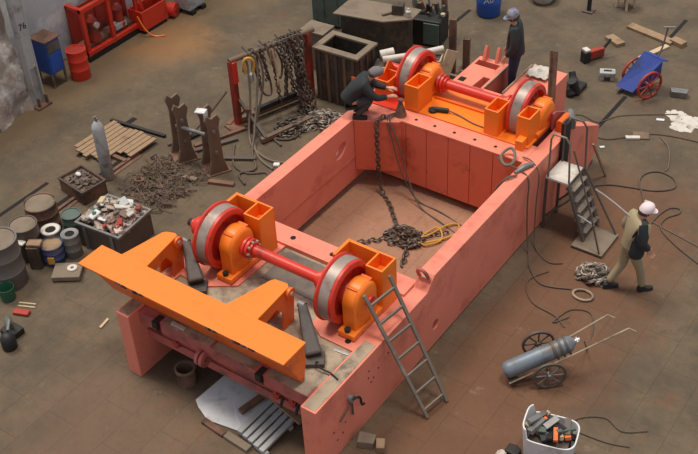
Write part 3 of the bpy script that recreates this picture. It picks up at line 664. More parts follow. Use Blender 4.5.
for i, (dx, lab) in enumerate(((0, 'dark cable drooping from the corner across the inner floor, left of its pair'), (.12, 'dark cable drooping from the corner across the inner floor, right of its pair'))):
    tag(MB().tube([(.70+dx*.3, 6.25, 1.46), (.66+dx*.4, 6.0, 1.46), (.80+dx, 5.93, 1.1), (1.0+dx, 5.88, .55), (1.35+dx, 5.85-dx, .06), (1.9+dx, 5.8-dx*2, .02), (2.5+dx*.5, 5.65-dx*2, .03), (2.95, 5.45-dx, .4), (3.16-dx*.3, 5.5-dx, 1.2), (3.25, 5.55-dx*.5, 1.455), (3.36, 5.7, 1.455)], .014, 6, sm=6).build('cable', 'hose', loc=(.66, 6.0, 1.46), smooth_=True), lab, 'cable')
ch = chain_pile('chain_pile', 'chain_grey', (4.86, 5.68, 0), .25, .22, .2, 75, 'heap of grey chain on the floor at the foot of the steel steps', 9, .15, .10, .02)
tag(MB().tube([(4.92+.15*math.cos(a)-.06*math.sin(a), 5.16+.11*math.sin(a)+.05*math.cos(a), .03) for a in [k*math.pi/8 for k in range(16)]], .02, 8, True).build('lifting_ring', 'deck_grey', loc=(4.92, 5.16, 0), smooth_=True), 'large pale steel ring lying by the heap of chain', 'ring')
t = thing('shackle', 'pink steel shackle standing at the step of the right wall', 'shackle', (3.37, 2.83, 1.35))
MB().tube([(3.30, 2.86, 1.40), (3.30, 2.80, 1.52), (3.34, 2.77, 1.60), (3.42, 2.77, 1.60), (3.45, 2.80, 1.52), (3.45, 2.86, 1.40)], .028, 8, sm=4).build('bow', 'pink_dull', t, smooth_=True)
MB().cyl((3.26, 2.86, 1.40), (3.49, 2.86, 1.40), .02, n=10).build('pin', 'deck_grey', t, smooth_=True)
t = thing('screw_jack', 'small rusty cone shaped jack on the far girder near the crouching person', 'jack', (.78, 6.24, 1.432))
MB().lathe([(.11, 0), (.10, .05), (.055, .2), (.045, .24)], (.78, 6.24, 1.432), (0, 0, 1), 14).build('body', 'rust', t, smooth_=True)
MB().lathe([(.03, .24), (.03, .3), (.05, .31), (.05, .33)], (.78, 6.24, 1.432), (0, 0, 1), 12).build('screw', 'dark_steel', t, smooth_=True)
t = thing('power_tool', 'black hand grinder with a cord on the orange plate between the far wheels', 'grinder', (1.35, 6.66, 1.462))
MB().cyl((1.24, 6.62, 1.51), (1.48, 6.70, 1.51), .045, .04, 12).build('body', 'paint_black', t, smooth_=True)
MB().cyl((1.22, 6.60, 1.475), (1.22, 6.60, 1.51), .08, n=16).build('guard', 'paint_black', t, smooth_=True)
MB().tube([(1.48, 6.70, 1.51), (1.7, 6.70, 1.48), (2.0, 6.62, 1.475), (2.25, 6.60, 1.475)], .012, 6, sm=4).build('cord', 'hose', t, smooth_=True)
t = thing('g_clamp', 'dark steel clamp on the outer face of the near right wall', 'clamp', (3.52, .75, .82))
MB().cyl((3.502, .74, .86), (3.56, .74, .86), .06, n=14).build('boss', 'grey_steel', t, smooth_=True)
MB().tube([(3.56, .74, .86), (3.6, .84, .84), (3.6, .88, .66), (3.56, .96, .56), (3.56, 1.0, .54)], .018, 6, sm=3).build('handle', 'black_steel', t, smooth_=True)
MB().tube([(3.54, .72, .82), (3.53, .60, .70), (3.515, .48, .62)], .014, 6).build('tail', 'dark_steel', t, smooth_=True)
MB().tube([(3.54, .74, .82), (3.53, .76, .6), (3.52, .78, .5)], .014, 6).build('tail', 'dark_steel', t, smooth_=True)
tag(MB().tube([(3.0, .78, 1.22), (3.0, .70, 1.3), (3.06, .66, 1.29), (3.16, .68, 1.25), (3.26, .68, 1.252), (3.4, .64, 1.25)], .014, 6, sm=4).build('hook', 'black_steel', loc=(3.2, .68, 1.24), smooth_=True), 'bent black steel hook lying on the near deck edge', 'hook')
tag(MB().cbox((3.12, 1.12, 1.205), (.24, .04, .018), .1).build('steel_offcut', 'bright_steel', loc=(3.12, 1.12, 1.196), bevel=.003), 'short pale strip lying on the deck near the right wheel', 'strip')

cables = [
 ([(2.84, 5.98, 1.45), (3.0, 5.9, 1.46), (3.3, 5.85, 1.46), (3.52, 5.8, 1.38), (3.56, 5.75, .9), (3.62, 5.7, .3), (3.72, 5.6, .03), (3.9, 5.3, .02), (4.25, 5.05, .02), (4.7, 5.2, .02)], .018, 'hose', 'dark hose hanging over the right wall down to the floor by the chain heap'),
 ([(3.2, 6.2, 1.46), (3.4, 6.15, 1.47), (3.56, 6.1, 1.3), (3.6, 6.0, .8), (3.66, 5.9, .2), (3.8, 5.75, .02), (4.1, 5.6, .02), (4.3, 5.7, .02)], .016, 'hose', 'thin dark hose hanging beside the top platform of the steps'),
 ([(3.8, 7.9, .02), (4.05, 8.1, .02), (4.4, 8.22, .02), (4.8, 8.35, .02), (5.05, 8.6, .02), (4.95, 8.85, .02), (4.65, 8.93, .02), (4.45, 8.75, .02), (4.45, 8.45, .02), (4.7, 8.05, .02), (4.85, 7.7, .02)], .02, 'hose', 'dark hose lying in a loop on the floor right of the steps'),
 ([(5.1, 7.35, .02), (5.12, 7.7, .02), (5.2, 8.0, .02), (5.36, 8.08, .02), (5.4, 7.95, .02), (5.26, 7.7, .02), (5.3, 7.4, .02), (5.7, 7.1, .02), (6.3, 6.8, .02)], .018, 'hose', 'dark hose lying on the floor behind the walking person'),
 ([(5.1, 7.5, .015), (5.5, 7.4, .015), (6.0, 7.28, .015), (6.6, 7.1, .015)], .012, 'grey_hose', 'thin pale line running to the right behind the walking person'),
 ([(4.2, 10.0, .02), (4.5, 9.7, .02), (4.7, 9.2, .02), (4.72, 9.0, .02)], .014, 'grey_hose', 'short thin hose on the far right floor below the white patch'),
 ([(4.96, 4.6, .02), (4.8, 4.35, .02), (4.9, 4.75, .02), (5.2, 4.85, .02), (5.4, 4.5, .02), (5.5, 4.1, .02), (5.6, 3.8, .35), (5.6, 3.66, .62)], .014, 'hose', 'black hose curling up to the valve of the gas cylinder cart'),
 ([(5.9, 2.5, .02), (6.0, 2.8, .02), (6.3, 3.0, .02), (6.6, 2.9, .02), (6.9, 3.1, .02)], .012, 'hose', 'thin dark cord on the floor behind the white tub'),
 ([(5.6, 2.5, .02), (6.0, 2.55, .02), (6.5, 2.6, .02), (6.8, 2.7, .02)], .012, 'hose', 'straight dark cord on the floor between the tub and the cart'),
 ([(3.0, 9.4, .02), (3.4, 9.4, .02), (3.9, 9.9, .02), (4.3, 10.1, .02), (4.9, 10.2, .02)], .014, 'hose', 'dark hose running right from the floor slot past the square plate'),
 ([(2.2, 9.6, .02), (2.6, 9.9, .02), (3.0, 9.85, .02), (3.3, 10.3, .02), (4.2, 10.9, .02)], .012, 'hose', 'thin cord on the far floor between the frame and the blue cart'),
 ([(4.2, 5.4, .02), (4.02, 5.0, .02), (4.3, 4.6, .02), (4.75, 4.5, .02), (5.0, 4.35, .02)], .014, 'hose', 'dark cord winding over the red floor left of the steel ring'),
]
for p, r, m, lab in cables: tag(MB().tube(p, r*.72, 6, sm=6).build('hose', m, loc=p[0], smooth_=True), lab, 'hose')

# ---------------------------------------------------------------- gas cylinder cart, tub, barrow on the right
t = thing('cylinder_cart', 'two wheeled hand cart with a grey gas cylinder lying back on it', 'cart', (5.12, 3.35, 0))
a, b = Vector((4.75, 2.86, .21)), Vector((5.50, 3.60, .62)); d = (b-a).normalized(); sd = d.cross(Vector((0, 0, 1))).normalized(); nz = sd.cross(d)
MB().lathe([(.0, -.01), (.09, 0), (.125, .04), (.13, .1), (.13, .98), (.115, 1.04), (.07, 1.09), (.04, 1.12)], a, d, 24).build('cylinder', 'cylinder_grey', t, smooth_=True, label='grey gas cylinder')
for h in (.78, .88, .97): MB().lathe([(.13, 0), (.155, .0), (.155, .035), (.13, .035)], a+d*h, d, 24, True).build('hoop', 'dark_steel', t, smooth_=True)
MB().cyl(a+d*1.1, a+d*1.19, .03, n=10).cyl(a+d*1.15-sd*.05, a+d*1.15+sd*.05, .018, n=8).build('valve', 'bright_steel', t, smooth_=True)
for s in (-1, 1):
    q0 = a+sd*.15*s-nz*.12; q1 = a+d*1.1+sd*.17*s-nz*.06
    e1 = Vector((6.12, 3.98, .88)) if s > 0 else Vector((5.75, 4.08, .88))
    e2 = e1+Vector((.1, .02, -.03))
    MB().tube([q0, q1, e1, e2], .014, 8).build('shaft', 'deck_grey', t, smooth_=True)
ax0, ax1 = Vector((5.36, 3.10, .25)), Vector((4.92, 3.60, .25)); axd = (ax1-ax0).normalized()
MB().cyl(ax0, ax1, .018, n=8).build('axle', 'dark_steel', t)
MB().bar(a-nz*.13, a+sd*.0-nz*.13+d*.14, .3, .02).build('toe_plate', 'dark_steel', t, bevel=.004)
def spoked(t, c, axd, R, tyre, spoke, n=8, w=.04, name='wheel'):
    wo = MB().lathe([(R-.035, -w/2), (R, -w/2), (R, w/2), (R-.035, w/2)], c, axd, 32, True).build(name, tyre, t, smooth_=True)
    MB().cyl(Vector(c)-axd*.05, Vector(c)+axd*.05, .04, n=12).build('hub', spoke, wo, smooth_=True)
    _, u, v = MB().frame(axd)
    for k in range(n):
        an = 2*math.pi*k/n; e = u*math.cos(an)+v*math.sin(an); MB().bar(Vector(c)+e*.03, Vector(c)+e*(R-.03), .018, .018).build('spoke', spoke, wo)
    return wo
spoked(t, ax0, axd, .25, 'dark_steel', 'grey_steel'); spoked(t, ax1, axd, .25, 'dark_steel', 'dark_steel')

t = thing('white_tub', 'white plastic tub full of tools at the bottom right', 'tub', (5.93, 1.9, 0))
M0 = TR(5.95, 1.93, .04, 14) @ Matrix.Scale(1.22, 4)
tb = MB(M0); RN = 32
def sup(a, b, z):
    o = []
    for i in range(RN):
        q = 2*math.pi*i/RN; c, s_ = math.cos(q), math.sin(q)
        o.append((a*math.copysign(abs(c)**.5, c), b*math.copysign(abs(s_)**.5, s_), z(c) if callable(z) else z))
    return o
top = lambda c: .44+(.13 if c < -.7 else 0)
rings = [sup(.24, .18, 0), sup(.27, .21, .1), sup(.30, .235, top), sup(.285, .22, top), sup(.25, .19, .1), sup(.22, .16, .06)]
fs = [tuple(range(RN-1, -1, -1)), tuple(range(5*RN, 6*RN))]
for k in range(5):
    for i in range(RN): fs.append((k*RN+i, k*RN+(i+1) % RN, (k+1)*RN+(i+1) % RN, (k+1)*RN+i))
tb.add(sum(rings, []), fs).build('shell', 'white', t, smooth_=True)
random.seed(12)
for k in range(22):
    x, y = ru(-.18, .18), ru(-.12, .12); l = ru(.14, .30); m = ['black_steel', 'dark_steel', 'paint_black', 'pale_wood', 'orange_deep', 'grey_steel', 'teal_grey'][k % 7]
    cbm = MB(M0).cbox((x, y, ru(.40, .54)), (l, ru(.03, .08), ru(.03, .06)), ru(0, 3), ru(-.3, .3), ru(-.7, .7))
    nm = {'pale_wood': 'pale wooden handle', 'orange_deep': 'orange tool', 'teal_grey': 'greenish tool', 'grey_steel': 'grey steel tool', 'black_steel': 'black tool', 'dark_steel': 'dark steel tool', 'paint_black': 'black rubber grip'}[m]
    tag(cbm.build('hand_tool', m, loc=M0 @ Vector((x, y, .42)), bevel=.006), 'loose tool lying among others in the white plastic tub', 'tool', 'tools in the white tub')
MB(M0).box(-.22, .22, -.16, .16, .065, .38).build('contents', 'dark_steel', t)
for i, (x, y, s) in enumerate(((5.52, 1.72, .1), (5.62, 1.55, .08), (5.40, 1.60, .07))):
    tag(MB(TR(x, y, 0, i*40)).prism([(-s, -s*.7), (s, -s*.8), (s*1.1, s*.5), (.2*s, s), (-s, s*.8)], 'z', 0, s*1.2).build('metal_lump', ['black_steel', 'dark_steel', 'offwhite'][i], loc=(x, y, 0), bevel=.02),
        ['black metal lump on the floor left of the white tub', 'dark metal lump on the floor nearest the white tub', 'pale lump at the picture bottom left of the white tub'][i], 'lump')

t = thing('hand_barrow', 'blue steel barrow with red spoked wheels on the far right floor', 'barrow', (3.25, 11.35, 0))
MB().add([(2.80, 11.08, .12), (3.18, 11.02, .12), (3.08, 11.62, .72), (3.52, 11.55, .68), (3.52, 11.55, .30), (3.08, 11.62, .30)], [(0, 1, 3, 2), (1, 4, 3), (0, 2, 5), (2, 3, 4, 5), (0, 5, 4, 1)]).build('tray', 'deep_blue', t, label='deep blue steel tray')
MB().add([(3.08, 11.63, .73), (3.52, 11.56, .69), (3.58, 11.72, .62), (3.14, 11.80, .66)], [(0, 1, 2, 3)]).build('tray_end', 'deep_blue', t).modifiers.new('t', 'SOLIDIFY').thickness = .02
axb = Vector((.85, -.45, 0)).normalized()
spoked(t, Vector((3.46, 11.16, .30)), axb, .30, 'red_dull', 'red_dull', 10); spoked(t, Vector((2.98, 11.52, .30)), axb, .30, 'red_dull', 'red_dull', 10)
MB().cyl((3.46, 11.16, .30), (2.98, 11.52, .30), .02, n=8).build('axle', 'dark_steel', t)
MB().tube([(3.34, 11.62, .5), (3.34, 11.95, .75), (3.36, 12.05, 1.15)], .018, 8).build('handle_shaft', 'dark_steel', t, smooth_=True)
MB().cyl((3.28, 12.0, 1.15), (3.48, 12.12, 1.15), .02, n=8).build('grip', 'grey_steel', t, smooth_=True)
t = thing('grinder', 'red and black hand machine standing alone on the far right floor', 'machine', (1.85, 11.95, 0))
MB(TR(1.85, 11.95, 0, 60)).box(-.22, -.06, -.09, .09, 0, .26).build('motor', 'paint_black', t, bevel=.02)
MB(TR(1.85, 11.95, 0, 60)).box(-.2, -.08, -.08, .08, .26, .31).build('cap', 'offwhite', t, bevel=.01)
MB(TR(1.85, 11.95, 0, 60)).box(-.06, .3, -.06, .06, .04, .24).build('body', 'red_dull', t, bevel=.02)
MB(TR(1.85, 11.95, 0, 60)).tube([(.28, 0, .18), (.4, 0, .3), (.46, 0, .38)], .03, 8).build('handle', 'black_steel', t, smooth_=True)
t = thing('grey_casting', 'pale grey casting with a slot on the floor left of the blue barrow', 'casting', (2.46, 11.4, 0))
MB(TR(2.46, 11.42, 0, 25)).box(-.16, .16, -.1, .1, .1, .2).box(-.14, -.06, -.1, .1, 0, .1).box(.06, .14, -.1, .1, 0, .1).build('block', 'gas_grey', t, bevel=.02)
MB(TR(2.46, 11.42, 0, 25)).box(-.08, .08, -.03, .03, .2, .203).build('slot', 'hollow', t)
t = thing('valve_body', 'black cast valve heap on the floor behind the far right corner', 'valve', (2.1, 10.75, 0))
random.seed(21)
for k in range(6):
    x, y = 2.08+ru(-.16, .16), 10.72+ru(-.28, .25); MB().cyl((x, y, .06), (x+ru(-.12, .12), y+ru(-.1, .1), ru(.15, .34)), ru(.06, .11), ru(.05, .1), 12).build('flange', 'black_steel', t, smooth_=True)
MB().box(1.95, 2.25, 10.5, 10.95, 0, .1).build('base', 'black_steel', t, bevel=.03)
pl = [((1.78, 13.0, 0), (2.15, 12.8, 0), .22, .08, 'wood', 'short pale wooden block on the far right floor'),
      ((1.95, 13.7, 0), (3.05, 13.45, 0), .22, .06, 'wood', 'long brown plank on the far right floor'),
      ((2.7, 12.5, 0), (3.0, 13.3, 0), .12, .04, 'pale_wood', 'narrow pale plank crossing the floor slot'),
      ((3.0, 13.55, 0), (3.3, 13.45, 0), .2, .1, 'wood', 'small wooden block at the end of the long plank')]
for p, q, w, h, m, lab in pl:
    p = Vector(p)+Vector((0, 0, h/2)); q = Vector(q)+Vector((0, 0, h/2)); tag(MB().bar(p, q, w, h).build('plank', m, loc=p, bevel=.006), lab, 'plank')
misc = [('steel_block', 'grey_steel', (3.95, 11.55), (.36, .18, .14), 20, 'long grey steel block right of the blue barrow', 'block'),
        ('floor_plate', 'offwhite', (3.78, 9.68), (.3, .1, .05), 30, 'white strip lying on the right floor in front of a brown plate', 'strip'),
        ('floor_plate', 'brown_plate', (3.88, 9.84), (.34, .26, .03), 30, 'square brown plate on the floor beside a white strip', 'plate'),
        ('stone', 'offwhite', (4.83, 7.93), (.12, .1, .06), 10, 'pale pinkish stone on the floor above the walking person', 'stone'),
        ('paper_scrap', 'white', (3.42, 9.12), (.1, .06, .02), 40, 'small white scrap on the floor behind the steps', 'scrap'),
        ('paper_scrap', 'white', (3.98, 10.55), (.16, .08, .02), 20, 'white scrap left of the large spilt powder patch', 'scrap'),
        ('stone_lump', 'dusty', (3.72, .78), (.26, .2, .14), 20, 'grey broken stone beside the near end of the right wall', 'stone'),
        ('stone_lump', 'wood', (3.93, .82), (.14, .2, .12), 35, 'tan chip of stone touching the grey broken stone', 'stone'),
        ('wood_stick', 'pale_wood', (-1.17, .52), (.05, .26, .03), 10, 'short pale stick lying alone on the left floor', 'stick')]
for nm, m, (x, y), d3, rz, lab, cat in misc:
    h = d3[2]; random.seed(int(abs(x)*100)); mb = MB(TR(x, y, 0, rz))
    q = [(-d3[0]/2*ru(.8, 1.), -d3[1]/2*ru(.8, 1)), (d3[0]/2*ru(.8, 1), -d3[1]/2*ru(.8, 1)), (d3[0]/2, d3[1]/2*ru(.7, 1)), (-d3[0]/2*ru(.8, 1), d3[1]/2)]
    mb.prism(q, 'z', .001, h); tag(mb.build(nm, m, loc=(x, y, 0), bevel=min(.012, h*.3)), lab, cat)
random.seed(31)
pw_ = MB()
for k in range(260):
    a = ru(0, 6.28); q = math.sqrt(random.random())*(1+.35*math.sin(3*a)); pw_.ball((4.43+.36*q*math.cos(a), 10.75+.3*q*math.sin(a), .0), ru(.02, .07), 8, (1, 1, .12))
tag(pw_.build('powder_spill', 'offwhite', loc=(4.43, 10.75, 0), smooth_=True), 'white powder spilt on the far right floor', 'powder', kind='stuff')
t = thing('tan_stick', 'thin tan stick leaning behind the steel steps', 'stick', (3.85, 8.3, 0))
MB().bar((3.86, 8.32, 0), (3.72, 7.9, .9), .04, .03).build('stick', 'wood', t)

# things lying on the far right corner of the frame beside the steps
random.seed(8)
for k, (x, y, z, m, nm, lab, cat) in enumerate([(3.36, 7.35, 1.432, 'orange_deep', 'clamp_block', 'orange clamp block on the rear right corner', 'block'), (3.42, 7.50, 1.432, 'grey_steel', 'steel_fitting', 'grey pipe fitting between the clamps on the rear right corner', 'fitting')]):
    tag(MB(TR(x, y, z, 30*k)).box(-.08, .08, -.14, .14, 0, .16).cyl((0, -.16, .16), (0, .16, .16), .07, n=12).build(nm, m, loc=(x, y, z), bevel=.012), lab, cat)
tag(MB().tube([(3.30, 5.75, 1.45), (3.36, 5.95, 1.47), (3.44, 6.1, 1.46)], [.03, .05, .04], 8, sm=4).build('welding_gun', 'grey_steel', loc=(3.36, 5.9, 1.435), smooth_=True), 'grey welding gun lying on the right wall near the steps', 'welding gun')
tag(MB().tube([(2.88, 6.05, 1.46), (2.96, 6.2, 1.55), (3.08, 6.15, 1.52), (3.15, 5.95, 1.47), (3.05, 5.85, 1.46)], .025, 6, True, 4).build('hose_coil', 'grey_hose', loc=(3.0, 6.0, 1.435), smooth_=True), 'small brown hose coil in the rear right inner corner', 'hose')
random.seed(14)
cl = MB()
for i in range(7):
    for k in range(7): pass
nx, ny = 9, 9; vs = []; fs = []
for i in range(nx):
    for k in range(ny):
        vs.append((2.02+.42*i/(nx-1)+ru(-.01, .01), 8.50+.42*k/(ny-1)+ru(-.01, .01), 1.445+abs(math.sin(i*1.7+k*.6))*.05+ru(0, .035)))
for i in range(nx-1):
    for k in range(ny-1): fs.append((i*ny+k, (i+1)*ny+k, (i+1)*ny+k+1, i*ny+k+1))
o = cl.add(vs, fs).build('rag', 'offwhite', loc=(2.2, 8.7, 1.43), smooth_=True); o.modifiers.new('s', 'SOLIDIFY').thickness = .008
tag(o, 'crumpled pale rag on the right pink box of the far end', 'rag')
t = thing('steel_channel', 'dark brown steel channel leaning upright behind the far right wheel', 'channel', (2.92, 7.70, 1.43))
MB().bar((2.90, 7.84, 1.44), (2.74, 8.14, 2.35), .12, .02, up=(.2, 1, 0)).bar((2.84, 7.84, 1.44), (2.68, 8.14, 2.35), .02, .09, up=(.2, 1, 0)).build('channel_bar', 'rust', t, bevel=.004)

# ---------------------------------------------------------------- under the near end
t = thing('bucket', 'rusty open steel bucket under the near end of the frame', 'bucket', (.80, .30, 0))
MB().lathe([(.0, .01), (.13, .01), (.14, 0), (.15, .30), (.135, .30), (.125, .03), (.0, .03)], (.80, .30, 0), (0, 0, 1), 24).build('shell', 'rust', t, smooth_=True)
MB().lathe([(.128, .0), (.16, 0), (.16, .025), (.128, .025)], (.80, .30, .285), (0, 0, 1), 24, True).build('rim', 'brown_plate', t, smooth_=True)
sh = MB().add([(1.16, .08, .03), (1.22, .76, .05), (2.12, .70, .02), (2.12, -.02, .02), (1.56, -.12, .03), (1.3, -.02, .06), (1.6, .4, .045), (1.9, .1, .02)], [(0, 5, 6, 1), (1, 6, 2), (6, 7, 3, 2), (5, 4, 7, 6), (4, 3, 7)]).build('white_sheet', 'white', loc=(1.6, .3, 0))
sh.modifiers.new('s', 'SOLIDIFY').thickness = .012; tag(sh, 'large white sheet lying on the floor under the orange beam', 'sheet')
t = thing('slatted_pallet', 'small grey slatted pallet on the floor by the near right wall', 'pallet', (2.4, .2, 0))
for k in range(5):
    x0 = 2.15+k*.118
    MB().bar((x0, -.10-k*.025, .11), (x0+.02, .64-k*.025, .11), .085, .05).build('slat', 'gas_grey', t, bevel=.008)
for f in (-.04, .52): MB().bar((2.12, f, .045), (2.70, f-.12, .045), .07, .07).build('bearer', 'gas_grey', t, bevel=.006)
tag(MB().bar((2.15, .68, .16), (2.82, .52, .16), .16, .04).build('plank', 'wood', loc=(2.4, .6, .14), bevel=.006), 'tan plank across the far end of the grey pallet', 'plank')
tag(MB().bar((1.90, .22, .085), (1.99, .62, .10), .1, .06).build('plank', 'rust', loc=(1.95, .4, .06), bevel=.006), 'short rusty wooden strip on the white sheet', 'plank')
tag(MB().bar((1.52, -.16, .03), (1.95, -.20, .03), .1, .06).build('plank', 'rust', loc=(1.7, -.18, 0), bevel=.008), 'reddish wooden strip left of a pair along the white sheet', 'plank')
tag(MB().bar((1.97, -.19, .035), (2.42, -.22, .035), .12, .07).build('plank', 'dusty', loc=(2.2, -.2, 0), bevel=.008), 'pale weathered strip right of a pair along the white sheet', 'plank')


# ---------------------------------------------------------------- along the far left wall
CM = TR(.06, .07)
t = thing('tool_cabinet', 'narrow blue steel cabinet on legs beside the steel column', 'cabinet', (-7.5, 5.25, 0))
MB(CM).box(-7.72, -7.28, 5.06, 5.44, .32, 1.08).build('body', 'blue', t, bevel=.01)
MB(CM).box(-7.275, -7.262, 5.09, 5.41, .36, .78).build('door', 'blue', t, bevel=.004)
MB(CM).box(-7.275, -7.262, 5.09, 5.41, .82, 1.04).build('drawer', 'grey_blue', t, bevel=.004, label='worn pale blue drawer front')
MB(CM).box(-7.75, -7.25, 5.03, 5.47, 1.08, 1.11).build('top', 'rust', t, bevel=.004)
for x in (-7.70, -7.30):
    for y in (5.08, 5.42): MB(CM).box(x-.02, x+.02, y-.02, y+.02, 0, .32).build('leg', 'grey_steel', t)
t = thing('oil_drum', 'bright red steel drum standing by the blue cabinet', 'drum', (-7.10, 5.78, 0))
MB().lathe([(.20, 0), (.21, .02), (.21, .22), (.22, .24), (.21, .26), (.21, .44), (.22, .46), (.21, .48), (.21, .66), (.215, .68), (.19, .68), (.19, .66), (.0, .65)], (-7.10, 5.78, 0), (0, 0, 1), 28).build('shell', 'red', t, smooth_=True)
MB().lathe([(0, .655), (.16, .655), (.18, .66)], (-7.10, 5.78, 0), (0, 0, 1), 20).build('lid', 'red_dull', t)

t = thing('press_frame', 'tall red welded steel rack of machinery against the far wall', 'rack', (-7.45, 7.2, 0))
X0, X1 = -7.85, -7.36
for y in (6.36, 7.12, 7.92):
    MB().box(X1-.08, X1, y-.05, y+.05, .12, 1.25).build('upright', 'red', t, bevel=.008)
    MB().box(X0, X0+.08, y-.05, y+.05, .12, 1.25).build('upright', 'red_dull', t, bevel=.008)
    MB().box(X0, X1, y-.05, y+.05, 1.18, 1.26).build('top_beam', 'red', t, bevel=.008)
for z in (.14, 1.17):
    MB().box(X1-.09, X1+.01, 6.31, 7.97, z, z+.1).build('rail', 'red', t, bevel=.008)
MB().box(X0, X1, 6.3, 8.0, 0, .12).build('plinth', 'black_steel', t, bevel=.01)
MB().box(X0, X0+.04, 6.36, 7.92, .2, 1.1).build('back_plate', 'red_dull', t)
MB().box(X0+.05, X1-.12, 6.4, 7.9, .12, .3).build('shelf', 'rust', t)
random.seed(17)
for y, h, r in ((6.72, .62, .14), (7.5, .55, .13)):
    g = MB().lathe([(r, 0), (r*1.1, .1), (r*.7, h*.5), (r*.9, h*.8), (.05, h)], (-7.55, y, .3), (0, 0, 1), 14); g.build('machine_body', 'red_dull', t, smooth_=True)
MB().cyl((-7.5, 6.72, .72), (-7.38, 6.72, .72), .07, n=14).build('dial', 'offwhite', t, smooth_=True, label='pale round gauge')
MB().box(-7.6, -7.42, 7.25, 7.6, .32, .45).build('grey_block', 'gas_grey', t, bevel=.01, label='grey metal block')
MB().bar((X1, 7.95, 1.2), (X1+.1, 8.05, .15), .06, .06).build('brace', 'red', t)
t = thing('feed_trough', 'open red steel trough on the floor at the far wall', 'trough', (-7.4, 8.15, 0))
m = MB().box(-7.62, -7.58, 7.85, 8.65, .08, .55).box(-7.22, -7.18, 7.85, 8.65, .08, .55).box(-7.58, -7.22, 7.85, 7.89, .08, .55).box(-7.58, -7.22, 8.61, 8.65, .08, .55).box(-7.58, -7.22, 7.89, 8.61, .08, .12)
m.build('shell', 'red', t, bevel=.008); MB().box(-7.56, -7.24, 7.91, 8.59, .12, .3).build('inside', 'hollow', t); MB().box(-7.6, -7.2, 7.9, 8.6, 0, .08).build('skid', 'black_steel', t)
t = thing('cable_drum', 'small round red drum end beside the red trough', 'drum', (-7.2, 8.88, 0))
MB().cyl((-7.32, 8.84, .17), (-7.14, 8.90, .17), .17, n=24).build('rim', 'red', t, bevel=.01, smooth_=True); MB().cyl((-7.14, 8.90, .17), (-7.125, 8.905, .17), .07, n=16).build('hub', 'red_dull', t)
tag(MB().tube([(-7.22, 7.75, .5), (-7.1, 7.8, .2), (-6.95, 7.9, .02), (-6.75, 8.05, .02)], .02, 6, sm=4).build('hose', 'orange', loc=(-7.0, 7.85, 0), smooth_=True), 'orange hose hanging off the red rack onto the floor', 'hose')
t = thing('grey_machine', 'pale grey machine on dark feet at the top of the far aisle', 'machine', (-6.9, 9.3, 0))
MB().prism([(9.08, .1), (9.6, .1), (9.6, .8), (9.25, .8), (9.08, .45)], 'x', -7.35, -6.9).build('body', 'gas_grey', t, bevel=.02)
for y in (9.1, 9.45): MB().box(-7.0, -6.85, y, y+.14, 0, .1).build('foot', 'black_steel', t)
MB().box(-7.3, -7.2, 9.05, 9.15, 0, .1).build('foot', 'black_steel', t)

# ---------------------------------------------------------------- aisle floor on the left
t = thing('board_stack', 'low stack of pale boards lying by a dark steel bar on the left floor', 'boards', (-4.5, 4.25, 0))
random.seed(23)
for k in range(10):
    x = -5.12+k*.122; y1 = 4.76+ru(-.04, .05); y0 = 3.62+ru(-.03, .12)+(.05*k if k > 6 else 0)
    MB().bar((x, y0, .09+ru(0, .012)), (x+.02, y1, .09+ru(0, .012)), .105, .03).build('board', 'wood', t, bevel=.003)
for y in (3.95, 4.5): MB().box(-5.05, -4.0, y-.04, y+.04, 0, .075).build('bearer', 'rust', t)
tag(MB().bar((-5.3, 4.86, .03), (-3.95, 5.0, .03), .07, .06).build('steel_bar', 'black_steel', loc=(-4.6, 4.9, 0), bevel=.008), 'dark steel bar along the far edge of the board stack', 'bar')
t = thing('gas_cylinder', 'tall grey gas cylinder standing upright on the left floor', 'gas cylinder', (-3.97, 3.44, 0))
MB().lathe([(.10, 0), (.115, .03), (.115, 1.08), (.10, 1.15), (.06, 1.21), (.04, 1.24)], (-3.97, 3.44, .02), (0, 0, 1), 24).build('shell', 'gas_grey', t, smooth_=True)
MB().cyl((-3.97, 3.44, 1.24), (-3.97, 3.44, 1.36), .03, .022, 10).cyl((-4.02, 3.44, 1.32), (-3.92, 3.44, 1.32), .018, n=8).build('valve', 'grey_steel', t, smooth_=True)
MB().lathe([(.1, 0), (.14, 0), (.14, .03), (.1, .03)], (-3.97, 3.44, 0), (0, 0, 1), 20, True).build('foot_ring', 'rust', t)
def open_box(t, M, sx, sy, h, mat, inner='hollow', w=.03, fill=.5, nm='shell'):
    m = MB(M).box(-sx/2, sx/2, -sy/2, -sy/2+w, 0, h).box(-sx/2, sx/2, sy/2-w, sy/2, 0, h).box(-sx/2, -sx/2+w, -sy/2+w, sy/2-w, 0, h).box(sx/2-w, sx/2, -sy/2+w, sy/2-w, 0, h)
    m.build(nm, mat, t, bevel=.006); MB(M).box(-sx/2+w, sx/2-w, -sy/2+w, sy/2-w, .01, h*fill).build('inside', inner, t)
def rubbish(name, M, sx, sy, z, hump, n, mats, label, cat, seed, size=(.06, .2), round_=False):
    """uncountable small rubbish, one object"""
    random.seed(seed); mbs = {}
    o0 = None
    m = MB(M)
    for k in range(n):
        x, y = ru(-.5, .5), ru(-.5, .5)
        if round_ and math.hypot(x, y) > .5: continue
        hz = z+hump*(1-4*max(x*x, y*y))*ru(.3, 1); l = ru(*size)
        m.cbox((x*sx, y*sy, hz), (l, l*ru(.3, .9), ru(.01, .05)), ru(0, 3.1), ru(-.6, .6), ru(-.6, .6))
    o = m.build(name, mats, loc=M @ Vector((0, 0, z))); return tag(o, label, cat, kind='stuff')
t = thing('scrap_box', 'small rusty steel box of scrap in front of the upright gas cylinder', 'box', (-4.02, 2.86, 0))
MS = TR(-4.03, 2.88, 0, -8); open_box(t, MS, .74, .52, .30, 'rust', 'scrap', .025, .8)
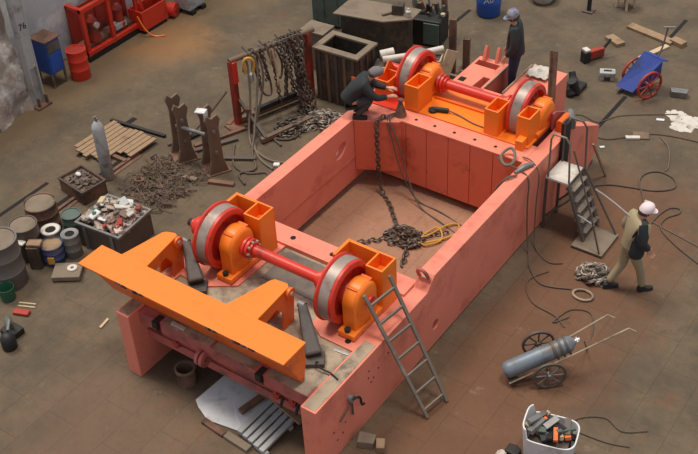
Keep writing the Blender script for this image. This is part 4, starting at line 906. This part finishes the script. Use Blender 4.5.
MB(MS).box(-.38, .38, -.275, -.245, .26, .3).box(-.38, .38, .245, .275, .26, .3).box(.355, .385, -.25, .25, .26, .3).box(-.385, -.355, -.25, .25, .26, .3).build('rim', 'dark_steel', t)
rubbish('scrap_metal', MS, .6, .4, .25, .05, 60, 'litter_dark', 'scrap metal bits heaped in the small rusty box', 'scrap', 2, (.04, .12))
tag(MB(MS).ball((-.12, .02, .33), .06, 10, (1.1, .8, .6)).build('rag', 'white', loc=MS @ Vector((-.12, .02, .3)), smooth_=True), 'small white rag on the scrap in the rusty box', 'rag')

t = thing('rubbish_bin', 'large open grey steel bin heaped with rubbish behind the orange beam', 'bin', (-2.5, 2.2, 0))
MBn = TR(-2.5, 2.2, 0, 5); open_box(t, MBn, .94, .84, .52, 'dark_steel', 'scrap', .03, .85)
MB(MBn).box(-.49, .49, -.45, -.41, .49, .53).box(-.49, .49, .41, .45, .49, .53).box(-.49, -.45, -.41, .41, .49, .53).box(.45, .49, -.41, .41, .49, .53).build('rim', 'grey_steel', t)
for x in (-.3, .3): MB(MBn).box(x-.03, x+.03, -.45, -.42, 0, .5).build('rib', 'grey_steel', t)
rubbish('mixed_rubbish', MBn, .82, .72, .48, .16, 120, 'litter', 'pale rubbish heaped in the grey steel bin', 'rubbish', 4, (.08, .24))
rubbish('dark_rubbish', MBn, .8, .7, .48, .14, 70, 'litter_dark', 'dark scraps among the rubbish in the grey steel bin', 'rubbish', 6, (.06, .2))
random.seed(90)
for k in range(30):
    m = ['white', 'offwhite', 'teal_grey', 'pale_wood', 'red_dull', 'black_steel', 'gas_grey', 'brown_plate'][int(random.random()**1.5*8)]
    nm = {'white': 'small white scrap', 'offwhite': 'small cream scrap', 'teal_grey': 'small grey green scrap', 'pale_wood': 'small tan scrap', 'red_dull': 'small dull red scrap', 'black_steel': 'small black scrap', 'gas_grey': 'small light grey scrap', 'brown_plate': 'small brown scrap'}[m]
    x, y = ru(-.38, .38), ru(-.34, .34); l = ru(.08, .2)
    tag(MB(MBn).cbox((x, y, .62-.5*max(x*x, y*y)+ru(0, .04)), (l, l*ru(.4, .9), ru(.02, .06)), ru(0, 3), ru(-.5, .5), ru(-.5, .5)).build('rubbish_piece', m, loc=MBn @ Vector((x, y, .6)), bevel=.01), nm+' in the heap of the grey steel bin', 'rubbish', nm+'s in the grey steel bin')
random.seed(9)
for x, y, l, m, lab in ((-.2, -.22, .26, 'white', 'white carton on the near side of the rubbish bin'), (.02, .28, .3, 'gas_grey', 'pale green grey sack at the far side of the rubbish bin'), (.3, .1, .24, 'offwhite', 'pale cardboard piece at the right of the rubbish bin'), (-.36, .16, .22, 'pale_wood', 'tan cardboard piece at the left of the rubbish bin'), (.36, .28, .16, 'red_dull', 'reddish rag at the far right corner of the rubbish bin')):
    tag(MB(MBn).cbox((x, y, .63), (l*.8, l*.55, .05), ru(0, 3), ru(-.3, .3), ru(-.3, .3)).build('rubbish_item', m, loc=MBn @ Vector((x, y, .6)), bevel=.02), lab, 'rubbish')
o = MB(MBn).cyl((-.2, -.22, .665), (-.2, -.22, .675), .04, n=12).build('green_mark', 'green', loc=MBn @ Vector((-.2, -.22, .7))); tag(o, 'round green cap on the white carton in the rubbish bin', 'cap')

def drum(x, y, r, h, mat, top, label, lid='flat', cat='drum', name='steel_drum'):
    t = thing(name, label, cat, (x, y, 0))
    MB().lathe([(r*.97, 0), (r, .02), (r, h*.32), (r*1.03, h*.34), (r, h*.36), (r, h*.65), (r*1.03, h*.67), (r, h*.69), (r, h-.02), (r*1.03, h), (r*.93, h), (r*.92, h-.03), (0, h-.035)], (x, y, 0), (0, 0, 1), 28).build('shell', mat, t, smooth_=True)
    if lid == 'flat': MB().lathe([(0, h-.03), (r*.9, h-.03), (r*.9, h-.012), (0, h-.01)], (x, y, 0), (0, 0, 1), 24).build('lid', top, t)
    else:
        MB().lathe([(r*.55, h-.03), (r*.93, h-.03), (r*.93, h+.004), (r*.55, h-.004)], (x, y, 0), (0, 0, 1), 24, True).build('lid_ring', top, t)
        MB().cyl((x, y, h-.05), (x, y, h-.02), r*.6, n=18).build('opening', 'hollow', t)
    return t
drum(-3.28, .40, .32, .92, 'grey_blue', 'dusty', 'tall grey drum cut by the left edge of the photo')
drum(-3.52, 1.10, .24, .66, 'dark_steel', 'dusty', 'grey drum with a dusty pale lid behind the tall grey drum')
drum(-3.80, 1.72, .28, .60, 'rust', 'dusty', 'reddish brown drum with a dusty lid, farthest of the drums')
drum(-3.25, 1.42, .17, .44, 'grey_steel', 'offwhite', 'paint can with a pale ring lid and dark opening', 'ring', 'can', 'paint_can')
drum(-2.86, 1.50, .15, .46, 'grey_steel', 'grey_steel', 'grey can with a dark opening beside the rubbish bin', 'ring', 'can', 'paint_can')
t = drum(-3.02, 1.20, .19, .38, 'can_blue', 'wood', 'blue paint can with a tan lid and a yellow label', 'flat', 'can', 'paint_can')
MB().prism([(-2.93, .995), (-2.86, 1.04), (-2.865, 1.05), (-2.935, 1.005)], 'z', .1, .24).bar((-2.90, 1.02, .17), (-2.84, 1.06, .17), .02, .13).build('label', 'yellow', t, label='yellow paper label')
drum(-3.25, 1.90, .17, .46, 'teal_grey', 'teal_grey', 'grey green can between the reddish drum and the rubbish bin', 'flat', 'can', 'paint_can')
tag(MB(TR(-3.18, .98, 0, 30)).box(-.10, .10, -.14, .14, 0, .46).build('crate', 'dark_box', loc=(-3.18, .98, 0), bevel=.01), 'dark narrow crate in front of the dusty lidded drum', 'crate')
tag(MB(TR(-3.14, .97, .465, 30)).box(-.12, .12, -.08, .08, 0, .05).build('brick', 'wood', loc=(-3.14, .97, .465), bevel=.01), 'tan block lying on the dark narrow crate', 'block')
tag(MB(TR(-3.36, .86, .46, 10)).box(-.08, .08, -.06, .06, 0, .04).build('rag', 'offwhite', loc=(-3.36, .86, .46), bevel=.015), 'pale rag between the tall drum and the dark crate', 'rag')
t = thing('green_bucket', 'dark green bucket at the left edge below the tall grey drum', 'bucket', (-2.95, .10, 0))
MB().lathe([(.11, 0), (.14, .26), (.13, .26), (.1, .03), (0, .03)], (-2.95, .10, 0), (0, 0, 1), 20).build('shell', 'green', t, smooth_=True)
tag(MB(TR(-2.55, 1.06, 0, 35)).box(-.24, .24, -.19, .19, .02, .11).build('steel_box', 'dusty', loc=(-2.55, 1.06, 0), bevel=.012), 'flat dusty steel block on the floor by the left tip of the orange beam', 'block')
tag(MB(TR(-2.50, 1.13, .11, 35)).lathe([(.03, 0), (.085, 0), (.085, .025), (.03, .025)], (0, 0, 0), (0, 0, 1), 16, True).build('washer', 'offwhite', loc=(-2.5, 1.13, .11)), 'pale ring lying on the flat dusty steel block', 'ring')
tag(MB().bar((-2.62, -.08, .03), (-2.36, .02, .03), .12, .06).build('glove', 'red_dull', loc=(-2.5, -.03, 0), bevel=.02), 'reddish block on the floor at the left edge', 'block')
for k, lab in enumerate(('upper of two pale thin sticks on the floor at the left edge', 'lower of two pale thin sticks on the floor at the left edge')):
    tag(MB().bar((-2.72+k*.05, .12-k*.06, .012), (-2.45+k*.05, .24-k*.06, .012), .025, .02).build('wood_stick', 'pale_wood', loc=(-2.6, .18, 0)), lab, 'stick')
t = thing('pump', 'black pump with greyish fittings at the left edge of the floor', 'pump', (-2.2, -.55, 0))
MB().lathe([(.10, 0), (.12, .04), (.12, .2), (.08, .27), (.03, .3)], (-2.05, -.66, 0), (0, 0, 1), 18).build('body', 'paint_black', t, smooth_=True)
MB().box(-2.4, -2.1, -.55, -.3, 0, .12).build('base', 'black_steel', t, bevel=.02)
MB().cyl((-2.5, -.3, .08), (-2.25, -.45, .16), .06, n=12).build('pipe', 'teal_grey', t, smooth_=True)
MB().tube([(-2.3, -.4, .2), (-2.2, -.45, .34), (-2.08, -.6, .3)], .025, 8).build('handle', 'grey_steel', t, smooth_=True)
random.seed(41)
tg = MB()
for k in range(170):
    x, y = ru(-3.6, -2.35), ru(3.1, 4.5); a = ru(0, 6.3); l = ru(.05, .3)
    tg.tube([(x, y, .02), (x+l*.5*math.cos(a), y+l*.5*math.sin(a), ru(.03, .12)), (x+l*math.cos(a+.8), y+l*math.sin(a+.8), ru(.01, .06))], ru(.006, .014), 5)
for k in range(45):
    x, y, r = ru(-3.4, -2.45), ru(3.2, 4.4), ru(.05, .16); tx = ru(-.4, .4)
    tg.tube([(x+r*math.cos(q), y+r*math.sin(q), .04+r*math.sin(q)*tx*.4+abs(tx)*r*.4) for q in [i*math.pi/6 for i in range(12)]], ru(.006, .012), 5, True)
tag(tg.build('wire_tangle', 'scrap', loc=(-3.1, 3.8, 0)), 'tangle of rusty wire and swarf spread over the left floor', 'scrap', kind='stuff')
tag(MB().lathe([(.05, 0), (.1, 0), (.1, .05), (.05, .05)], (-3.35, 3.62, .03), (0, .2, 1), 16, True).build('iron_ring', 'rust', loc=(-3.35, 3.62, .03), smooth_=True), 'rusty iron ring in the wire tangle', 'ring')

# two trestles of brown plates joined by pins
def trestle(x, y, rz, label):
    M = TR(x, y, 0, rz); t = thing('trestle', label, 'trestle', (x, y, 0), None)
    for yy in (-.2, .2):
        pl_ = [(-.20, 0), (.20, 0), (.12, .32), (.10, 1.0), (.15, 1.18), (.10, 1.28), (-.02, 1.22), (-.10, 1.30), (-.15, 1.2), (-.10, 1.0), (-.12, .32)]
        m = MB(M @ Matrix.Rotation(math.radians(90), 4, 'Z')); m.prism(pl_, 'y', yy-.03, yy+.03) if False else None
        MB(M).prism([(a, b) for a, b in pl_], 'y', yy-.03, yy+.03).build('side_plate', 'brown_plate', t, bevel=.006)
    MB(M).box(-.24, .24, -.26, .26, 0, .03).build('base', 'rust', t, bevel=.006)
    for z in (.5, .95): MB(M).cyl((0, -.26, z), (0, .26, z), .035, n=12).build('pin', 'grey_steel', t, smooth_=True)
    return t
trestle(-3.20, 4.72, 62, 'left brown steel trestle on the floor behind the wire tangle')
trestle(-2.44, 4.74, 62, 'right brown steel trestle with a white cloth on top')
tag(MB(TR(-2.52, 4.66, 1.27, 20)).box(-.10, .10, -.08, .08, 0, .03).box(.07, .10, -.08, .08, -.12, .0).build('cloth', 'white', loc=(-2.52, 4.66, 1.27), bevel=.012), 'white cloth over the top of the right brown trestle', 'cloth')
tag(MB().cyl((-3.15, 4.6, .78), (-2.45, 4.62, .82), .04, n=12).build('round_bar', 'grey_steel', loc=(-2.8, 4.6, .8), smooth_=True), 'grey round bar lying between the two brown trestles', 'bar')
random.seed(55)
for i, (x, y, l, a, m, lab) in enumerate([(-3.0, 5.55, 1.1, 66, 'rust', 'rusty bar on the floor between the trestles and the red rack'), (-2.2, 5.2, .6, 30, 'dark_steel', 'short dark bar on the floor below the hanging hoses'), (-2.85, 6.9, 1.3, 72, 'dark_steel', 'long dark bar on the floor under the far side of the red rack'), (-3.2, 6.3, .7, 100, 'rust', 'rusty bar on the floor left of the near post of the red rack'), (-2.0, 4.4, .5, 20, 'rust', 'rusty bar on the floor right of the brown trestles'), (-2.9, 5.3, .9, 60, 'dark_steel', 'dark bar on the floor behind the brown trestles'), (-3.5, 5.2, .8, 75, 'black_steel', 'black bar on the aisle edge left of the red rack'), (-2.6, 4.2, .3, 10, 'dusty', 'dusty block between the feet of the trestles')]):
    M = TR(x, y, 0, a); tag(MB(M).box(-l/2, l/2, -.05, .05, .0, .06).build('steel_bar', m, loc=(x, y, 0), bevel=.006), lab, 'bar')

# ---------------------------------------------------------------- sling rack
t = thing('sling_rack', 'red steel rack with a long top bar hung with chains and hoses', 'rack', (-2.6, 6.9, 0))
pA, pB = Vector((-2.98, 6.10, 0)), Vector((-2.40, 7.74, 0))
for p, m in ((pA, 'red_dull'), (pB, 'red_dull')):
    MB().bar(p, p+Vector((0, 0, 1.46)), .12, .12, up=(0, 1, 0)).build('post', m, t, bevel=.006)
    MB().cbox(p+Vector((0, 0, .02)), (.3, .5, .04), -.3).build('foot', 'rust', t)
MB().bar(pA+Vector((.03, 0, 1.0)), pA+Vector((.03, 0, 1.46)), .13, .11, up=(0, 1, 0)).build('post_plate', 'red', t, bevel=.006, label='bright red plate on the near post')
MB().cyl(pA+Vector((-.01, -.05, 1.48)), pB+Vector((.05, .15, 1.48)), .055, n=14).build('top_bar', 'brown_plate', t, smooth_=True)
for f in (.2, .42, .63, .82):
    q = pA.lerp(pB, f); MB().tube([q+Vector((-.1, 0, 1.62)), q+Vector((0, 0, 1.54)), q+Vector((.09, 0, 1.48)), q+Vector((.12, 0, 1.36))], .018, 6).build('hook', 'dark_steel', t, smooth_=True)
for a, b, z in ((pA, pB, .12), (pA+Vector((.8, -.28, 0)), pB+Vector((.58, -.75, 0)), .08)): MB().bar(a+Vector((0, 0, z)), b+Vector((0, 0, z)), .1, .1).build('floor_rail', 'brown_plate', t, bevel=.006)
MB().bar(pA+Vector((.02, .05, .6)), pA+Vector((.85, -.2, .12)), .06, .06).build('brace', 'dark_steel', t)
MB().bar((-2.72, 6.35, .30), (-2.40, 7.25, .32), .09, .09).build('cross_rail', 'black_steel', t)
MB().box(-2.66, -2.58, 6.0, 6.08, 0, .55).build('stub_post', 'rust', t, bevel=.006, label='rusty short post')
D = (pB-pA)
labs = ['first', 'second', 'third', 'fourth', 'fifth', 'sixth', 'seventh', 'eighth', 'ninth']
random.seed(77)
for k in range(9):
    f = (.26, .36, .50, .58, .64, .69, .74, .79, .84)[k]; q = pA+D*f; dx = ru(.06, .16); z1 = ru(.08, .3) if k > 1 else ru(.7, .95)
    tag(MB().chain([q+Vector((-.04, 0, 1.42)), q+Vector((0, 0, 1.545)), q+Vector((.08, 0, 1.45)), q+Vector((dx+.03, ru(-.06, .06), .95)), q+Vector((dx+.05+ru(-.06, .06), ru(-.1, .1), z1))], .10, .065, .013).build('hanging_chain', 'chain', loc=q+Vector((0, 0, 1.5)), smooth_=True),
        labs[k]+' of nine chains along the bar of the red rack, counted from the near post', 'chain', 'chains on the red rack')
for k in range(6):
    q = pA+D*(.64+.045*k)
    tag(MB().chain([q+Vector((-.05, 0, 1.44)), q+Vector((0, 0, 1.555)), q+Vector((.10, -.01+ru(-.05, .05), 1.4)), q+Vector((.2+ru(-.05, .12), -.06+ru(-.1, .1), .9)), q+Vector((.32+ru(-.08, .16), -.12+ru(-.14, .14), .4)), q+Vector((.5+ru(-.1, .2), -.2+ru(-.2, .2), .06)), q+Vector((.75+ru(-.1, .3), -.28+ru(-.3, .3), .03))], .12, .08, .016).build('heavy_chain', 'chain', loc=q, smooth_=True),
        labs[k]+' of six heavy grey chains sloping from the rack bar, from the near side', 'chain', 'heavy chains by the hollow box')
chain_pile('chain_pile', 'chain_grey', (-1.55, 7.05, 0), .42, .36, .22, 110, 'heap of grey chain on the floor behind the left wall of the frame', 19, .13, .09, .016)
chain_pile('chain_pile', 'chain', (-2.0, 6.55, 0), .3, .45, .12, 70, 'heap of dark chain under the red rack', 29, .12, .08, .015)
hs = [([(-2.86, 6.48, 1.46), (-2.84, 6.5, 1.56), (-2.76, 6.5, 1.2), (-2.70, 6.6, .6), (-2.62, 6.75, .5), (-2.66, 6.8, .8), (-2.74, 6.75, 1.2), (-2.80, 6.7, 1.5)], 'hose', 'dark hose loop hanging low in the middle of the red rack'),
      ([(-2.74, 6.8, 1.46), (-2.70, 6.82, 1.56), (-2.58, 6.85, 1.1), (-2.56, 7.0, .75), (-2.55, 7.08, 1.05), (-2.6, 7.0, 1.4)], 'hose', 'short dark hose loop hanging right of the long loop on the red rack'),
      ([(-2.3, 6.4, .03), (-2.1, 6.1, .03), (-1.8, 6.2, .03), (-1.75, 6.5, .03), (-2.0, 6.7, .03), (-2.25, 6.5, .03), (-2.2, 6.15, .03), (-1.8, 5.95, .03)], 'hose', 'dark hose coiled on the floor under the red rack'),
      ([(-2.82, 6.24, 1.2), (-2.78, 6.26, 1.5), (-2.70, 6.25, 1.3), (-2.62, 6.12, .7), (-2.5, 5.85, .12), (-2.2, 5.6, .03), (-1.7, 5.45, .03), (-1.3, 5.55, .03)], 'grey_hose', 'pale hose hanging from the red rack, nearest the near post'),
      ([(-2.74, 6.4, 1.1), (-2.70, 6.42, 1.52), (-2.6, 6.4, 1.2), (-2.5, 6.15, .6), (-2.3, 5.75, .08), (-1.9, 5.4, .03), (-1.45, 5.25, .03)], 'grey_hose', 'pale hose hanging from the red rack, second from the near post'),
      ([(-2.7, 6.5, 1.0), (-2.66, 6.52, 1.52), (-2.52, 6.45, 1.0), (-2.42, 6.0, .3), (-2.15, 5.5, .03), (-1.75, 5.1, .03), (-1.9, 4.8, .03), (-1.6, 4.6, .03)], 'hose', 'dark hose hanging from the red rack down to the floor'),
      ([(-3.1, 6.0, .8), (-3.3, 5.6, .4), (-3.5, 5.2, .08), (-3.7, 4.8, .03)], 'hose', 'dark hose sloping left from the near post of the red rack'),
      ([(-2.6, 5.5, .02), (-2.2, 5.0, .02), (-1.8, 4.9, .02), (-1.5, 5.1, .02), (-1.3, 4.95, .02)], 'hose', 'dark hose lying on the floor left of the frame wall'),
      ([(-2.55, 6.75, 1.2), (-2.52, 6.78, 1.54), (-2.36, 6.7, 1.1), (-2.3, 6.62, .9), (-2.36, 6.72, .7), (-2.46, 6.8, .95), (-2.5, 6.78, 1.3)], 'wood', 'tan rope loop hanging on the red rack')]
for p, m, lab in hs: tag(MB().tube(p, .022, 6, sm=6).build('hose', m, loc=p[0], smooth_=True), lab, 'hose')
t = thing('safety_hook', 'yellow lifting hook with a grey clevis hanging on the red rack', 'hook', (-2.72, 6.27, 1.5))
MB().tube([(-2.74, 6.22, 1.2), (-2.76, 6.2, 1.42), (-2.72, 6.24, 1.52), (-2.66, 6.32, 1.5), (-2.64, 6.36, 1.38), (-2.66, 6.34, 1.2)], .03, 8, sm=4).build('bow', 'yellow', t, smooth_=True)
MB().cbox((-2.69, 6.28, 1.10), (.1, .12, .2), .4).build('clevis', 'bright_steel', t, bevel=.015)
tag(MB(TR(-1.42, 5.42, 0, 30)).box(-.12, .0, -.05, .05, 0, .06).build('tape_roll', 'white', loc=(-1.45, 5.4, 0), bevel=.012), 'white packet on the floor behind the left wall of the frame', 'packet')
tag(MB(TR(-1.30, 5.55, 0, 30)).box(-.05, .08, -.06, .06, 0, .07).build('orange_bit', 'orange_deep', loc=(-1.3, 5.55, 0), bevel=.012), 'orange lump on the floor beside the white packet', 'lump')

# ---------------------------------------------------------------- boxes behind the far end
t = thing('hollow_box', 'dark steel box with a pale rim and open top behind the crouching person', 'box', (-1.73, 8.1, 0))
MH = TR(-1.74, 8.09, 0, 2)
m = MB(MH)
for x0, x1, y0, y1 in ((-.5, .5, -.34, -.31), (-.5, .5, .31, .34), (-.5, -.47, -.31, .31), (.47, .5, -.31, .31)): m.box(x0, x1, y0, y1, 0, 1.16)
m.build('shell', 'dark_box', t, bevel=.006)
MB(MH).box(-.54, .54, -.38, -.22, 1.16, 1.21).box(-.54, .54, .25, .38, 1.16, 1.21).box(-.54, -.40, -.22, .25, 1.16, 1.21).box(.40, .54, -.22, .25, 1.16, 1.21).build('rim', 'dusty', t, bevel=.006, label='dusty pale rim')
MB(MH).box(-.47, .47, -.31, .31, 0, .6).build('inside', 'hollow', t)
for k in range(5): MB(MH).box(-.42+k*.2, -.36+k*.2, -.37, -.34, 0, 1.14).build('rib', ['dark_steel', 'brown_plate'][k % 2], t)
for k in range(3): MB(MH).box(.5, .53, -.25+k*.22, -.19+k*.22, 0, 1.14).build('rib', 'dark_steel', t)
t = thing('work_bench', 'large dark steel chest with an overhanging dusty lid at the top of the photo', 'chest', (-2.2, 9.9, 0))
MB().prism([(-2.8, 9.42), (-1.86, 9.66), (-1.50, 10.05), (-1.55, 10.3), (-2.85, 10.1)], 'z', 0, .96).build('body', 'dark_box', t, bevel=.01)
MB().prism([(-2.96, 9.36), (-1.84, 9.58), (-1.36, 9.98), (-1.42, 10.45), (-3.02, 10.15)], 'z', .96, 1.0).build('lid', 'dusty', t, bevel=.006)
tag(MB(TR(-1.75, 10.05, 1.0, 20)).box(-.12, .12, -.1, .1, 0, .22).build('small_box', 'dark_box', loc=(-1.75, 10.05, 1.0), bevel=.008), 'small dark box on the dusty lid of the large chest', 'box')
tag(MB().lathe([(.05, 0), (.055, .02), (.055, .13), (.02, .17), (.02, .2)], (-1.48, 10.02, 1.0), (0, 0, 1), 14).build('bottle', 'offwhite', loc=(-1.48, 10.02, 1.0), smooth_=True), 'small white bottle at the right corner of the chest lid', 'bottle')
tag(MB().cyl((-1.98, 9.78, 1.03), (-1.80, 10.1, 1.03), .03, n=10).build('round_bar', 'dusty', loc=(-1.9, 9.9, 1.0), smooth_=True), 'dusty round bar lying on the chest lid', 'bar')
t = thing('old_machine', 'dark green machine crowded with fittings right of the large chest', 'machine', (-1.5, 11.0, 0))
MB(TR(-1.55, 10.95, 0, 12)).box(-.36, .36, -.3, .3, 0, .62).build('body', 'black_steel', t, bevel=.03)
MB(TR(-1.52, 10.9, 0, 12)).box(-.02, .34, -.32, -.29, .1, .6).build('door', 'teal_grey', t, bevel=.01)
random.seed(61)
for k in range(12):
    x, y = -1.6+ru(-.4, .3), 11.05+ru(-.25, .3); MB().cyl((x, y, .6), (x+ru(-.1, .1), y+ru(-.1, .1), ru(.7, .95)), ru(.03, .09), ru(.02, .08), 10).build('fitting', ['dark_steel', 'rust', 'black_steel', 'teal_grey'][k % 4], t, smooth_=True)
MB().lathe([(.16, -.02), (.2, -.02), (.2, .02), (.16, .02)], (-1.75, 10.95, .85), (.3, -1, .5), 20, True).build('hand_wheel', 'dark_steel', t, smooth_=True)
MB().lathe([(.0, -.04), (.05, -.02), (.05, .03), (0, .05)], (-1.18, 10.92, .72), (0, 0, 1), 10).build('knob', 'pale_wood', t, smooth_=True)
t = thing('green_cabinet', 'grey green cabinet at the top edge left of the large chest', 'cabinet', (-4.0, 10.6, 0))
MB().box(-4.25, -3.5, 10.30, 10.95, .06, 1.5).build('body', 'teal_grey', t, bevel=.012)
MB().box(-4.22, -3.9, 10.285, 10.30, .1, 1.45).build('door', 'teal_grey', t, bevel=.004); MB().box(-3.86, -3.53, 10.285, 10.30, .1, 1.45).build('door', 'teal_grey', t, bevel=.004)
MB().box(-4.2, -3.55, 10.35, 10.9, 0, .06).build('plinth', 'black_steel', t)
tag(MB(TR(-2.98, 8.82, 0, 3)).box(-.26, .26, -.2, .2, 0, .86).box(-.29, .29, -.23, .23, .86, .91).build('steel_stand', 'dusty', loc=(-2.98, 8.82, 0), bevel=.008), 'dusty small cabinet beside the far post of the red rack', 'cabinet')
tag(MB(TR(-2.62, 8.55, 0, 30)).cyl((0, 0, 0), (0, 0, .75), .11, n=16).build('grey_post', 'grey_blue', loc=(-2.62, 8.55, 0), bevel=.01, smooth_=True), 'grey round post behind the far post of the red rack', 'post')
crates = [(-.88, 8.35, .55, .4, .92, 20, 'pale_wood', 'pale wooden crate between the hollow box and the far left wheel'), (-.30, 8.95, .5, .35, .95, 20, 'pale_wood', 'pale wooden crate right of the large chest behind the far left wheel')]
for x, y, a, b, h, rz, m, lab in crates:
    t = thing('wooden_crate', lab, 'crate', (x, y, 0)); M = TR(x, y, 0, rz)
    for k in range(4): MB(M).box(-a/2+k*a/4+.004, -a/2+(k+1)*a/4-.004, -b/2, -b/2+.025, 0, h).build('board', m, t, bevel=.004)
    for k in range(3): MB(M).box(a/2-.025, a/2, -b/2+.025+k*(b-.05)/3+.003, -b/2+.025+(k+1)*(b-.05)/3-.003, 0, h).build('board', m, t, bevel=.004)
    MB(M).box(-a/2, a/2-.03, -b/2+.03, b/2, 0, h-.04).build('inside', 'dark_box', t)
lg = [((-1.12, 8.42, 1.0), (-.92, 8.62, 1.04), .09, 'upright leaning pale log end beside the hollow box'), ((-.98, 8.30, .99), (-.60, 8.62, 1.03), .07, 'pale log lying on the left wooden crate'), ((-.62, 8.68, .98), (-.14, 9.22, 1.04), .07, 'pale log on the right wooden crate')]
for p, q, r, lab in lg: tag(MB().cyl(p, q, r, r*.9, 14).build('log', 'offwhite', loc=p, bevel=.01, smooth_=True), lab, 'log')
tag(MB().bar((-.08, 8.75, .0), (.02, 9.3, 1.0), .3, .03, up=(1, -.4, 0)).build('board', 'pale_wood', loc=(0, 9, 0)), 'pale board leaning behind the far left wheel', 'board')
for (x, y, h, lab) in ((-.36, 9.95, 1.3, 'taller brown steel post behind the far left wheel'), (-.2, 10.25, .75, 'shorter brown steel post between the frame and the blue barrel')):
    t = thing('steel_post', lab, 'post', (x, y, 0)); MB(TR(x, y, 0, 20)).box(-.07, .07, -.05, -.03, 0, h).box(-.07, -.05, -.03, .08, 0, h).box(.05, .07, -.03, .08, 0, h).build('channel', 'rust', t, bevel=.004)
    MB(TR(x, y, 0, 20)).box(-.14, .14, -.12, .14, 0, .03).build('foot', 'rust', t)
tag(MB().box(-.45, .9, 9.75, 9.81, 0, .12).build('kerb_beam', 'dusty', loc=(.2, 9.78, 0), bevel=.01), 'dusty beam on the floor behind the pink end boxes', 'beam')
t = thing('plastic_barrel', 'bright blue plastic barrel with white lettering at the top edge', 'barrel', (-1.02, 12.66, 0))
MB().lathe([(.24, 0), (.27, .04), (.28, .3), (.29, .34), (.28, .38), (.28, .75), (.24, .85), (0, .86)], (-1.02, 12.66, 0), (0, 0, 1), 28).build('shell', 'blue', t, smooth_=True)
vs, fs = text_geo('Au', .2)
cdir = Vector((.47, -.88, 0)); bang = math.atan2(cdir.y, cdir.x)
q = []
for v in vs:     # wrap the lettering round the shell
    th = bang+v.x/.29; q.append((-1.02+(.284+v.z)*math.cos(th), 12.66+(.284+v.z)*math.sin(th), .46+v.y+v.x*.25))
MB().add(q, fs).build('lettering', 'white', t)
t = thing('wash_basin', 'round white basin on the floor at the top edge', 'basin', (-.25, 13.85, 0))
MB().lathe([(.2, 0), (.3, .16), (.32, .2), (.29, .2), (.19, .04), (0, .04)], (-.25, 13.85, 0), (0, 0, 1), 28).build('shell', 'offwhite', t, smooth_=True)
t = thing('bollard', 'dark thin post standing at the top edge right of the basin', 'post', (.88, 13.9, 0))
MB().cyl((.88, 13.9, 0), (.86, 13.95, .75), .05, n=12).build('post', 'black_steel', t, smooth_=True); MB().box(.76, 1.0, 13.78, 14.02, 0, .03).build('foot', 'dark_steel', t)
t = thing('work_stool', 'round stool with a reddish seat at the top edge', 'stool', (1.5, 14.5, 0))
MB().cyl((1.5, 14.5, .36), (1.5, 14.5, .42), .22, n=24).build('seat', 'wood', t, bevel=.01, smooth_=True)
for k in range(4): a = k*math.pi/2+.5; MB().bar((1.5+.15*math.cos(a), 14.5+.15*math.sin(a), .36), (1.5+.2*math.cos(a), 14.5+.2*math.sin(a), 0), .05, .05).build('leg', 'pale_wood', t)
